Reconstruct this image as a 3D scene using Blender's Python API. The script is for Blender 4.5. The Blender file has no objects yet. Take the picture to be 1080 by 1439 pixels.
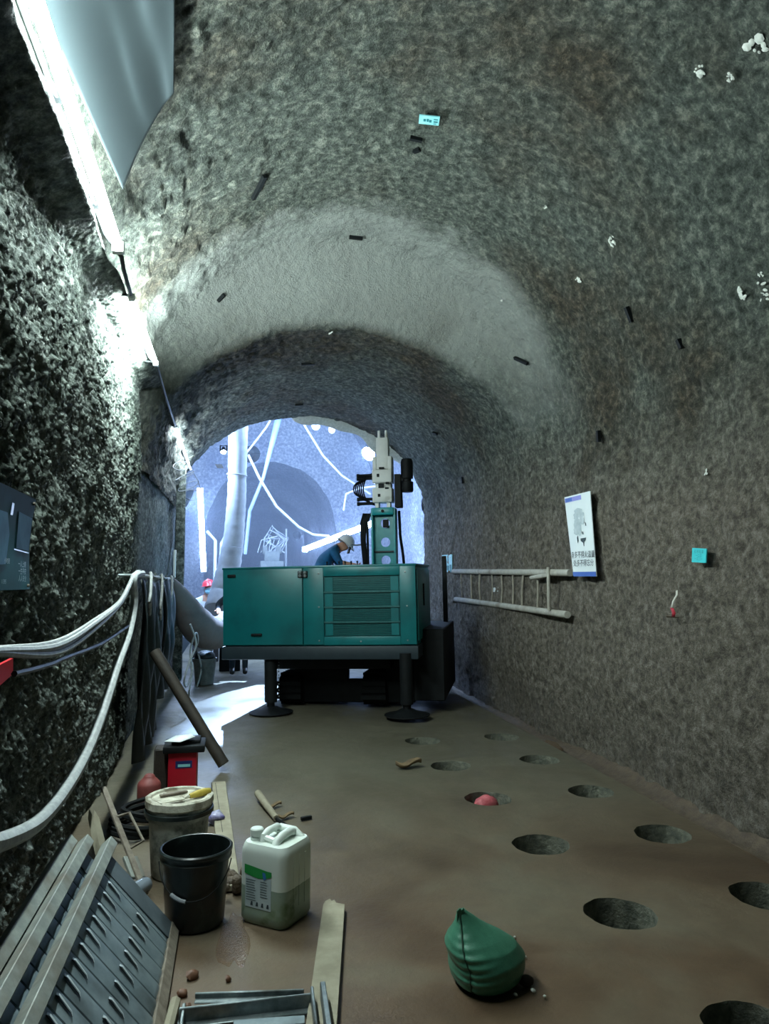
import bpy, bmesh, math, random
import numpy as np
from mathutils import Vector, Matrix, Euler, geometry
random.seed(7)
SC = bpy.context.scene
COL = SC.collection
PI = math.pi

# ------------------------------------------------------------------ camera, world, exposure
F_PX, TH, PH, EYE = 1040.0, math.radians(4.755), math.radians(-11.38), 1.6
cam = bpy.data.cameras.new('camera')
cam.sensor_fit = 'VERTICAL'
cam.sensor_height = 36.0
cam.lens = F_PX / 1439.0 * 36.0
cam.clip_start = 0.02
cam_o = bpy.data.objects.new('camera', cam)
cam_o.location = (0, 0, EYE)
cam_o.rotation_euler = (PI / 2 + TH, 0, PH)
COL.objects.link(cam_o)
SC.camera = cam_o

w = bpy.data.worlds.new('world')
SC.world = w
w.use_nodes = True
w.node_tree.nodes['Background'].inputs[0].default_value = (0.20, 0.42, 0.44, 1)
w.node_tree.nodes['Background'].inputs[1].default_value = 0.035
SC.view_settings.view_transform = 'Standard'
SC.view_settings.look = 'None'
SC.view_settings.gamma = 1.0
SC.view_settings.exposure = 0.0
SC.view_settings.use_curve_mapping = False
try:
    SC.cycles.use_denoising = True
    SC.cycles.max_bounces = 6
    SC.cycles.diffuse_bounces = 4
    SC.cycles.sample_clamp_indirect = 4.0
    SC.cycles.caustics_reflective = False
    SC.cycles.caustics_refractive = False
    SC.cycles.volume_step_rate = 4
except Exception:
    pass

STRIP_POWER = 860.0       # radiance of the LED strip along the left side
FAR_POWER = 220.0          # radiance of the work lamps in the far chamber
ADDED_FLOOD_POWER = 520.0      # unseen floodlights added behind the arch lip to brighten the chamber
FAR_COL = (0.42, 0.63, 1.0)


def spot(name, loc, target, power, size_deg, col, radius=0.05, blend=0.15):
    l = bpy.data.lights.new(name, 'SPOT')
    l.energy = power
    l.color = col
    l.spot_size = math.radians(size_deg)
    l.spot_blend = blend
    l.shadow_soft_size = radius
    o = bpy.data.objects.new(name, l)
    o.location = loc
    d = Vector(target) - Vector(loc)
    o.rotation_euler = d.to_track_quat('-Z', 'Y').to_euler()
    COL.objects.link(o)
    return o


# ------------------------------------------------------------------ rays from the camera (to read real positions)
_R = Euler((PI / 2 + TH, 0, PH)).to_matrix()


def ray(px, py):
    return _R @ Vector((px - 540, -(py - 719.5), -F_PX))


def floor_at(px, py, z=0.0):
    d = ray(px, py)
    return Vector((0, 0, EYE)) + d * ((z - EYE) / d.z)


def at_x(px, py, x):
    d = ray(px, py)
    return Vector((0, 0, EYE)) + d * (x / d.x)


def at_y(px, py, y):
    d = ray(px, py)
    return Vector((0, 0, EYE)) + d * (y / d.y)


# ------------------------------------------------------------------ materials
def _set(b, k, v):
    if k in b.inputs:
        b.inputs[k].default_value = v


def rgb(h):
    h = h.lstrip('#')
    c = [int(h[i:i + 2], 16) / 255 for i in (0, 2, 4)]
    return tuple(x / 12.92 if x <= .04045 else ((x + .055) / 1.055) ** 2.4 for x in c) + (1,)


def mat(name, c1, c2=None, scale=8.0, rough=0.7, metal=0.0, bump=0.0, bscale=None, bdist=0.01,
        detail=6.0, lo=0.35, hi=0.65, c3=None, c3scale=1.5, c3lo=0.5, c3hi=0.7, rough2=None, spec=0.5,
        trans=0.0, alpha=1.0, coat=0.0):
    m = bpy.data.materials.new(name)
    m.use_nodes = True
    nt = m.node_tree
    b = nt.nodes['Principled BSDF']
    N = nt.nodes.new
    c1 = rgb(c1) if isinstance(c1, str) else tuple(c1)
    tc = N('ShaderNodeTexCoord')
    if c2 is not None or bump:
        ns = N('ShaderNodeTexNoise')
        ns.inputs['Scale'].default_value = scale
        ns.inputs['Detail'].default_value = detail
        ns.inputs['Roughness'].default_value = 0.62
        nt.links.new(tc.outputs['Object'], ns.inputs['Vector'])
    if c2 is not None:
        c2 = rgb(c2) if isinstance(c2, str) else tuple(c2)
        rp = N('ShaderNodeValToRGB')
        rp.color_ramp.elements[0].position = lo
        rp.color_ramp.elements[1].position = hi
        rp.color_ramp.elements[0].color = c1
        rp.color_ramp.elements[1].color = c2
        nt.links.new(ns.outputs[0], rp.inputs[0])
        out = rp.outputs[0]
        if c3 is not None:
            c3 = rgb(c3) if isinstance(c3, str) else tuple(c3)
            n3 = N('ShaderNodeTexNoise')
            n3.inputs['Scale'].default_value = c3scale
            n3.inputs['Detail'].default_value = 5
            nt.links.new(tc.outputs['Object'], n3.inputs['Vector'])
            mr = N('ShaderNodeMapRange')
            mr.inputs[1].default_value = c3lo
            mr.inputs[2].default_value = c3hi
            nt.links.new(n3.outputs[0], mr.inputs[0])
            mx = N('ShaderNodeMixRGB')
            nt.links.new(mr.outputs[0], mx.inputs[0])
            nt.links.new(out, mx.inputs[1])
            mx.inputs[2].default_value = c3
            out = mx.outputs[0]
        nt.links.new(out, b.inputs['Base Color'])
    else:
        b.inputs['Base Color'].default_value = c1
    if rough2 is not None:
        nr = N('ShaderNodeTexNoise')
        nr.inputs['Scale'].default_value = c3scale * 1.3
        nr.inputs['Detail'].default_value = 4
        nt.links.new(tc.outputs['Object'], nr.inputs['Vector'])
        mr = N('ShaderNodeMapRange')
        mr.inputs[1].default_value = 0.4
        mr.inputs[2].default_value = 0.62
        mr.inputs[3].default_value = rough
        mr.inputs[4].default_value = rough2
        nt.links.new(nr.outputs[0], mr.inputs[0])
        nt.links.new(mr.outputs[0], b.inputs['Roughness'])
    else:
        b.inputs['Roughness'].default_value = rough
    b.inputs['Metallic'].default_value = metal
    _set(b, 'Specular IOR Level', spec)
    _set(b, 'Transmission Weight', trans)
    _set(b, 'Coat Weight', coat)
    b.inputs['Alpha'].default_value = alpha
    if bump:
        nb = N('ShaderNodeTexNoise')
        nb.inputs['Scale'].default_value = bscale or scale * 3
        nb.inputs['Detail'].default_value = 6
        nb.inputs['Roughness'].default_value = 0.65
        nt.links.new(tc.outputs['Object'], nb.inputs['Vector'])
        bp = N('ShaderNodeBump')
        bp.inputs['Strength'].default_value = bump
        bp.inputs['Distance'].default_value = bdist
        nt.links.new(nb.outputs[0], bp.inputs['Height'])
        nt.links.new(bp.outputs[0], b.inputs['Normal'])
    return m


def emit(name, col, strength):
    m = bpy.data.materials.new(name)
    m.use_nodes = True
    b = m.node_tree.nodes['Principled BSDF']
    b.inputs['Base Color'].default_value = (0.8, 0.8, 0.8, 1)
    _set(b, 'Emission Color', tuple(col) + (1,))
    _set(b, 'Emission Strength', strength)
    return m


def shotcrete(name, base, dark, light, tint, bump=0.9, lower=None, wet=False, coat=None):
    """sprayed concrete: grainy grey with pale specks, large tinted patches and a brown lower band"""
    m = bpy.data.materials.new(name)
    m.use_nodes = True
    nt = m.node_tree
    L = nt.links.new
    b = nt.nodes['Principled BSDF']
    N = nt.nodes.new
    tc = N('ShaderNodeTexCoord')

    def noise(scale, det=6, rough=.65):
        n = N('ShaderNodeTexNoise')
        n.inputs['Scale'].default_value = scale
        n.inputs['Detail'].default_value = det
        n.inputs['Roughness'].default_value = rough
        L(tc.outputs['Object'], n.inputs['Vector'])
        return n
    big, mid, fine = noise(.55, 5), noise(15, 8, .74), noise(60, 5, .7)
    r = N('ShaderNodeValToRGB')
    e = r.color_ramp.elements
    e[0].position, e[0].color = .38, rgb(dark)
    e[1].position, e[1].color = .52, rgb(base)
    x = e.new(.66)
    x.color = rgb(light)
    L(mid.outputs[0], r.inputs[0])
    mx = N('ShaderNodeMixRGB')
    mr = N('ShaderNodeMapRange')
    mr.inputs[1].default_value, mr.inputs[2].default_value = .46, .64
    L(big.outputs[0], mr.inputs[0])
    L(mr.outputs[0], mx.inputs[0])
    L(r.outputs[0], mx.inputs[1])
    mu = N('ShaderNodeMixRGB')
    mu.blend_type = 'MULTIPLY'
    mu.inputs[0].default_value = 1
    L(r.outputs[0], mu.inputs[1])
    mu.inputs[2].default_value = rgb(tint)
    L(mu.outputs[0], mx.inputs[2])
    col = mx.outputs[0]
    sep = N('ShaderNodeSeparateXYZ')
    L(tc.outputs['Object'], sep.inputs[0])
    if lower:
        add = N('ShaderNodeMath')
        add.operation = 'MULTIPLY_ADD'
        L(big.outputs[0], add.inputs[0])
        add.inputs[1].default_value = 2.4
        L(sep.outputs[2], add.inputs[2])
        mz = N('ShaderNodeMapRange')
        mz.inputs[1].default_value, mz.inputs[2].default_value = 4.3, 3.2
        L(add.outputs[0], mz.inputs[0])
        r2 = N('ShaderNodeValToRGB')
        e2 = r2.color_ramp.elements
        e2[0].position, e2[0].color = .38, rgb(lower[1])
        e2[1].position, e2[1].color = .52, rgb(lower[0])
        e2.new(.66).color = rgb(lower[2])
        L(mid.outputs[0], r2.inputs[0])
        mb = N('ShaderNodeMixRGB')
        L(mz.outputs[0], mb.inputs[0])
        L(col, mb.inputs[1])
        L(r2.outputs[0], mb.inputs[2])
        col = mb.outputs[0]
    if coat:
        # paler cement coat on the arch taper, mixed with painted brightness of the lit step
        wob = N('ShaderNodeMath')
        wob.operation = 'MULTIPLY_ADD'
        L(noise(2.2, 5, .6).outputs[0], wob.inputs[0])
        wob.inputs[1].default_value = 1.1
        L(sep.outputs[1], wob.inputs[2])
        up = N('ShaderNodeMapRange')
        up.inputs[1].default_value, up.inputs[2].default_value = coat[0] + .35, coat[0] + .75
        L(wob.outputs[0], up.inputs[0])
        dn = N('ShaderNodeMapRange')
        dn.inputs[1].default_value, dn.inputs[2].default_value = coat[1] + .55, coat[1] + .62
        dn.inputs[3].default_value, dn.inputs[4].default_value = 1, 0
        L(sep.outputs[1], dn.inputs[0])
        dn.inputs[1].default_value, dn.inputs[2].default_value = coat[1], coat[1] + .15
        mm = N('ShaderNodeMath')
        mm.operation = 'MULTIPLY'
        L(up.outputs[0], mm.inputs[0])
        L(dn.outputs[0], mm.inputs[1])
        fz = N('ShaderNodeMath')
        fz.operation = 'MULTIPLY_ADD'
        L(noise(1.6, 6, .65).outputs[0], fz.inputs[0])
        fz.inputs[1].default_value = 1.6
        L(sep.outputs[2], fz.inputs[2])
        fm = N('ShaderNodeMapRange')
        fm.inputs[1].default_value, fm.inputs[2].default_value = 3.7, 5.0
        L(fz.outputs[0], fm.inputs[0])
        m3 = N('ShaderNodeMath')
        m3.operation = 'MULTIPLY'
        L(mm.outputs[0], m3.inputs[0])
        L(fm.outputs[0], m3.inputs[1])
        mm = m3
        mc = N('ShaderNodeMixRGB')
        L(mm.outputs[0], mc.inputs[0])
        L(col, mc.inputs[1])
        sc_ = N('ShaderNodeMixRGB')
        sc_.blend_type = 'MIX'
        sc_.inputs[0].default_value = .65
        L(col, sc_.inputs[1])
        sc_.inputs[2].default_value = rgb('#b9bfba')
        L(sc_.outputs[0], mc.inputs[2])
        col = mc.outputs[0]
    # pale specks of aggregate
    sp = N('ShaderNodeMapRange')
    sp.inputs[1].default_value, sp.inputs[2].default_value = .66, .74
    L(fine.outputs[0], sp.inputs[0])
    ms = N('ShaderNodeMixRGB')
    L(sp.outputs[0], ms.inputs[0])
    L(col, ms.inputs[1])
    ms.inputs[2].default_value = rgb(light)
    L(ms.outputs[0], b.inputs['Base Color'])
    if wet:
        mw = N('ShaderNodeMapRange')
        mw.inputs[1].default_value, mw.inputs[2].default_value = .05, .5
        mw.inputs[3].default_value, mw.inputs[4].default_value = .32, .85
        L(sep.outputs[2], mw.inputs[0])
        L(mw.outputs[0], b.inputs['Roughness'])
    else:
        b.inputs['Roughness'].default_value = .85
    _set(b, 'Specular IOR Level', .3)
    sm = N('ShaderNodeMath')
    sm.operation = 'MULTIPLY_ADD'
    L(fine.outputs[0], sm.inputs[0])
    sm.inputs[1].default_value = .45
    L(mid.outputs[0], sm.inputs[2])
    bp = N('ShaderNodeBump')
    bp.inputs['Strength'].default_value = bump
    bp.inputs['Distance'].default_value = .035
    L(sm.outputs[0], bp.inputs['Height'])
    L(bp.outputs[0], b.inputs['Normal'])
    return m


def floor_material():
    m = bpy.data.materials.new('wet_muddy_concrete')
    m.use_nodes = True
    nt = m.node_tree
    L = nt.links.new
    b = nt.nodes['Principled BSDF']
    N = nt.nodes.new
    tc = N('ShaderNodeTexCoord')

    def noise(scale, det=6, rough=.6, dist=0):
        n = N('ShaderNodeTexNoise')
        n.inputs['Scale'].default_value = scale
        n.inputs['Detail'].default_value = det
        n.inputs['Roughness'].default_value = rough
        n.inputs['Distortion'].default_value = dist
        L(tc.outputs['Object'], n.inputs['Vector'])
        return n
    big, mid, fine = noise(.9, 6, .6, .6), noise(6, 7, .65), noise(60, 4, .6)
    r = N('ShaderNodeValToRGB')
    e = r.color_ramp.elements
    e[0].position, e[0].color = .30, rgb('#4b3a2d')
    e[1].position, e[1].color = .50, rgb('#645240')
    e.new(.68).color = rgb('#6f6553')
    L(big.outputs[0], r.inputs[0])
    # towards the rig the slab is greyer and drier (trodden concrete), nearer it is red mud
    sep = N('ShaderNodeSeparateXYZ')
    L(tc.outputs['Object'], sep.inputs[0])
    ad = N('ShaderNodeMath')
    ad.operation = 'MULTIPLY_ADD'
    L(big.outputs[0], ad.inputs[0])
    ad.inputs[1].default_value = 3.0
    L(sep.outputs[1], ad.inputs[2])
    my = N('ShaderNodeMapRange')
    my.inputs[1].default_value, my.inputs[2].default_value = 4.4, 7.6
    L(ad.outputs[0], my.inputs[0])
    m1 = N('ShaderNodeMixRGB')
    L(my.outputs[0], m1.inputs[0])
    L(r.outputs[0], m1.inputs[1])
    m1.inputs[2].default_value = rgb('#5d594b')
    m2 = N('ShaderNodeMixRGB')
    m2.blend_type = 'OVERLAY'
    m2.inputs[0].default_value = .35
    L(m1.outputs[0], m2.inputs[1])
    L(mid.outputs[0], m2.inputs[2])
    L(m2.outputs[0], b.inputs['Base Color'])
    mr = N('ShaderNodeMapRange')
    mr.inputs[1].default_value, mr.inputs[2].default_value = .36, .62
    mr.inputs[3].default_value, mr.inputs[4].default_value = .30, .62
    L(big.outputs[0], mr.inputs[0])
    L(mr.outputs[0], b.inputs['Roughness'])
    _set(b, 'Specular IOR Level', .35)
    hm = N('ShaderNodeMath')
    hm.operation = 'MULTIPLY_ADD'
    L(fine.outputs[0], hm.inputs[0])
    hm.inputs[1].default_value = .12
    L(mid.outputs[0], hm.inputs[2])
    bp = N('ShaderNodeBump')
    bp.inputs['Strength'].default_value = .5
    bp.inputs['Distance'].default_value = .012
    L(hm.outputs[0], bp.inputs['Height'])
    L(bp.outputs[0], b.inputs['Normal'])
    return m


def sheet_material(name, col, tr=.5, rough=.35):
    m = bpy.data.materials.new(name)
    m.use_nodes = True
    nt = m.node_tree
    N = nt.nodes.new
    L = nt.links.new
    out = nt.nodes['Material Output']
    b = nt.nodes['Principled BSDF']
    b.inputs['Base Color'].default_value = rgb(col)
    b.inputs['Roughness'].default_value = rough
    t = N('ShaderNodeBsdfTranslucent')
    t.inputs[0].default_value = rgb(col)
    mx = N('ShaderNodeMixShader')
    mx.inputs[0].default_value = tr
    L(b.outputs[0], mx.inputs[1])
    L(t.outputs[0], mx.inputs[2])
    L(mx.outputs[0], out.inputs[0])
    return m


M = {}
LOWER = ('#787166', '#514d45', '#99948a')
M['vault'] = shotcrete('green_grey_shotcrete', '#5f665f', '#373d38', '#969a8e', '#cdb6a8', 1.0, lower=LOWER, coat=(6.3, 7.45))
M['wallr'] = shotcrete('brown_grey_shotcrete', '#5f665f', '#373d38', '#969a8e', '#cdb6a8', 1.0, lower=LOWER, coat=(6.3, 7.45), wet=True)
M['walll'] = shotcrete('coarse_grey_shotcrete', '#6b736d', '#363d3a', '#b0b6b0', '#c9d0c9', .8)
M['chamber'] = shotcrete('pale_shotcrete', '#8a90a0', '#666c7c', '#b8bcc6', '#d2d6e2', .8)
M['floor'] = floor_material()
M['hole'] = mat('hole_lining', '#4d5248', '#79796a', scale=22, rough=.6, bump=.9, bscale=40, bdist=.02)
M['sludge'] = mat('hole_sludge', '#3c3f35', '#54564a', scale=12, rough=.35, bump=.3)
M['gutter'] = mat('gutter_mud', '#4f4336', '#6b5d4c', scale=14, rough=.5, bump=.8, bdist=.02)
M['chalk'] = mat('white_plaster', '#c9cec6', '#e6e9e2', scale=30, rough=.9, bump=.5)
M['teal'] = mat('teal_paint', '#0b6468', '#0d6d70', scale=3, rough=.38, bump=.05, bscale=60, bdist=.002, c3='#0f5558', c3scale=2.2)
M['teal2'] = mat('bright_teal_paint', '#128f96', '#17a0a4', scale=4, rough=.35)
M['navy'] = mat('dark_slate_paint', '#1f2c34', '#27353c', scale=5, rough=.5)
M['black'] = mat('black_steel', '#0a0d0f', '#13181a', scale=9, rough=.6, spec=.25)
M['rubber'] = mat('black_rubber', '#080a0b', '#101415', scale=14, rough=.75, spec=.2)
M['dkgrille'] = mat('dark_radiator', '#0c2526', '#123234', scale=40, rough=.6)
M['slat'] = mat('grille_slat_paint', '#1d5354', '#246060', scale=20, rough=.45)
M['white'] = mat('white_enamel', '#e8ebe5', '#f2f4ee', scale=6, rough=.4, c3='#c2c2b6', c3scale=5, c3lo=.6, c3hi=.75)
M['steel'] = mat('worn_steel', '#6f7a7c', '#98a2a3', scale=16, rough=.42, metal=.7, bump=.15, bdist=.003, c3='#4c4a44', c3scale=6, c3lo=.55, c3hi=.72)
M['plate'] = mat('galvanised_plate', '#75858c', '#8d9ca2', scale=9, rough=.5, metal=.45, bump=.12, bdist=.002, c3='#5a6468', c3scale=5)
M['darkplate'] = mat('dull_steel_plate', '#4f5a60', '#5f6a70', scale=9, rough=.55, metal=.3)
M['highlightlip'] = mat('painted_highlight_lip', '#b9c4c8', '#d0d8da', scale=20, rough=.35, metal=.3)  # paler steel paints the highlight along the pressed slot lips
M['rungpaint'] = mat('dusty_rung', '#8f897d', '#a39d90', scale=20, rough=.8)
M['ladder'] = mat('pale_ladder_paint', '#a5a39a', '#b9b7ad', scale=18, rough=.7, c3='#8a8377', c3scale=5)
M['rail'] = mat('dusty_steel_rail', '#7f8580', '#9a9f98', scale=18, rough=.6, metal=.3, c3='#6b6153', c3scale=4)
M['rust'] = mat('rusty_bar', '#6b6156', '#8d8577', scale=20, rough=.75, metal=.2)
M['wood'] = mat('grey_wood', '#857f6c', '#a09a85', scale=7, rough=.8, bump=.4, bscale=30, bdist=.003)
M['wetwood'] = mat('dark_timber', '#1d1914', '#2d261d', scale=10, rough=.7, bump=.4)
M['jerry'] = mat('milky_plastic', '#d8e2da', '#e3ebe4', scale=3, rough=.38, c3='#cdd6c4', c3scale=3)
M['jerryliq'] = mat('milky_plastic_with_liquid', '#93a59a', '#8b9c86', scale=6, rough=.38, c3='#4f6a3a', c3scale=7, c3lo=.56, c3hi=.68)
M['paper'] = mat('printed_label', '#aebfc4', '#bccacd', scale=6, rough=.6)
M['green'] = mat('green_print', '#1f8a3f', '#2c9a4a', scale=7, rough=.5)
M['ink'] = mat('dark_ink', '#39464c', rough=.7)
M['inkblue'] = mat('blue_ink', '#2d6fb0', rough=.6)
M['bucket'] = mat('black_bucket_plastic', '#0d1414', '#1a2323', scale=9, rough=.33, c3='#46524f', c3scale=6, c3lo=.56, c3hi=.74, bump=.1)
M['bucket2'] = mat('mud_splashed_bucket', '#59605c', '#b5b9b0', scale=7, rough=.6, lo=.42, hi=.60, bump=.2, c3='#a9aaa0', c3scale=5, c3lo=.5, c3hi=.6)
M['lid'] = mat('cement_crusted_lid', '#b3b09e', '#d5d2c2', scale=20, rough=.85, bump=.8, bdist=.006, c3='#857f6e', c3scale=9, c3lo=.52, c3hi=.62)
M['yellow'] = mat('yellow_rubber', '#a8932f', '#c2ad48', scale=18, rough=.6)
M['red'] = mat('red_plastic', '#b3152a', '#c21b31', scale=5, rough=.4)
M['darkred'] = mat('faded_red_plastic', '#6e3230', '#854440', scale=12, rough=.6)
M['pink'] = mat('wet_red_cloth', '#b04850', '#c86a70', scale=25, rough=.55, bump=.5)
M['sack'] = mat('green_woven_sack', '#3c7860', '#47846b', scale=30, rough=.45, bump=.35, bscale=120, bdist=.003)
M['seam'] = mat('dark_green_seam', '#123828', rough=.6)
M['cable'] = mat('dusty_cable', '#84898a', '#a3a8a7', scale=30, rough=.6)
M['blkcable'] = mat('black_cable', '#191d1e', '#2a2f30', scale=30, rough=.5)
M['whcable'] = mat('white_cable', '#9aa0a6', rough=.5)
M['darkcloth'] = mat('dark_tarpaulin', '#10191a', '#1b2526', scale=9, rough=.6, bump=.3)
M['bluehose'] = mat('faded_blue_hose', '#5a6a8e', '#66769a', scale=5, rough=.7)
M['duct'] = mat('pale_duct_fabric', '#9a9da0', '#abaeb0', scale=5, rough=.75, bump=.4, bscale=12, bdist=.01)
M['browncloth'] = mat('brown_hose_fabric', '#6a605c', '#544b48', scale=3, rough=.8, bump=.2)
M['skin'] = mat('skin', '#b58468', '#c2937a', scale=20, rough=.55)
M['bluecloth'] = mat('teal_blue_workwear', '#154f72', '#1b5f86', scale=12, rough=.8, bump=.3)
M['trousers'] = mat('dark_trousers', '#1e2730', '#28333c', scale=12, rough=.8)
M['whitecloth'] = mat('white_workwear', '#c8ccd2', '#dcdfe3', scale=12, rough=.8, bump=.3)
M['helmetw'] = mat('white_helmet', '#e4e7e8', rough=.3)
M['helmetr'] = mat('red_helmet', '#c8303a', rough=.3)
M['mask'] = mat('pale_blue_mask', '#8fc4cf', rough=.8)
M['boot'] = mat('rubber_boot', '#15181a', rough=.5)
M['poster'] = mat('white_poster', '#dfe9ea', '#e8f0f0', scale=2, rough=.45)
M['posterblue'] = mat('poster_blue', '#3a5fb5', '#4a6fc4', scale=3, rough=.45)
M['posterviolet'] = mat('poster_violet', '#8d8fd8', rough=.45)
M['figgrey'] = mat('poster_figure_grey', '#a9b9bc', '#c4d0d2', scale=14, rough=.5)
M['board'] = mat('glossy_teal_board', '#123c42', '#17474c', scale=2, rough=.6, spec=.05, c3='#1f5a60', c3scale=3)
M['boardpic'] = mat('board_picture_blue', '#4e7c96', '#3c6580', scale=8, rough=.6, spec=.05)
M['boardtext'] = mat('board_lettering', '#7fa4a4', rough=.3)
M['cyan'] = mat('cyan_card', '#2fc3cc', '#45d0d6', scale=14, rough=.4)
M['cyanlight'] = mat('pale_cyan_card', '#9fe0e4', '#7fd0d8', scale=10, rough=.4)
M['cyanink'] = mat('cyan_ink', '#14757f', rough=.5)
M['ribbon'] = mat('white_tape', '#d5d4c8', rough=.6)
M['ribbonred'] = mat('red_tape', '#b02838', rough=.6)
M['signred'] = mat('red_sign', '#ee1c2e', rough=.35)
M['leaf'] = mat('brown_leaf', '#7d6a4c', '#5a4a36', scale=20, rough=.8)
M['bag'] = mat('white_sack', '#c5c9c8', '#a9aeb0', scale=10, rough=.7, bump=.4)
M['basket'] = mat('grey_bucket', '#4a504f', '#646a68', scale=12, rough=.7)
M['bottle'] = mat('clear_bottle', '#b8c8d8', rough=.15, trans=.6)
M['foil'] = mat('violet_white_packet', '#c9c8de', '#5f5a9a', scale=18, rough=.35)
M['sheet'] = sheet_material('grey_plastic_sheet', '#4c575b', .4, .45)
M['led'] = emit('led_strip_glow', (0.84, 1.0, 0.98), STRIP_POWER * .27)
M['ledmid'] = emit('led_strip_glow_mid', (0.84, 1.0, 0.98), STRIP_POWER * .78)
M['ledfar'] = emit('led_strip_glow_far', (0.75, 0.9, 1.0), STRIP_POWER * .18)
M['added_flood'] = emit('added_floodlight_glow', FAR_COL, ADDED_FLOOD_POWER)
M['lampstrip'] = emit('far_strip_glow', (.50, .68, 1.0), FAR_POWER * .45)
M['lamp'] = emit('work_lamp_glow', FAR_COL, FAR_POWER)


# ------------------------------------------------------------------ mesh helpers
def link(o):
    COL.objects.link(o)
    return o


def thing(name, label, cat, loc=(0, 0, 0), rot=(0, 0, 0), group=None):
    o = bpy.data.objects.new(name, None)
    o.empty_display_size = .1
    o.location = loc
    o.rotation_euler = rot if isinstance(rot, (tuple, list)) else (0, 0, rot)
    o['label'] = label
    o['category'] = cat
    if group:
        o['group'] = group
    return link(o)


def tag(o, label, cat, group=None):
    o['label'] = label
    o['category'] = cat
    if group:
        o['group'] = group
    return o


def struct(o):
    o['kind'] = 'structure'
    return o


def xf_of(o):
    m = Matrix.Identity(4)
    while o is not None:
        m = o.matrix_basis @ m
        o = o.parent
    return m


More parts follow.
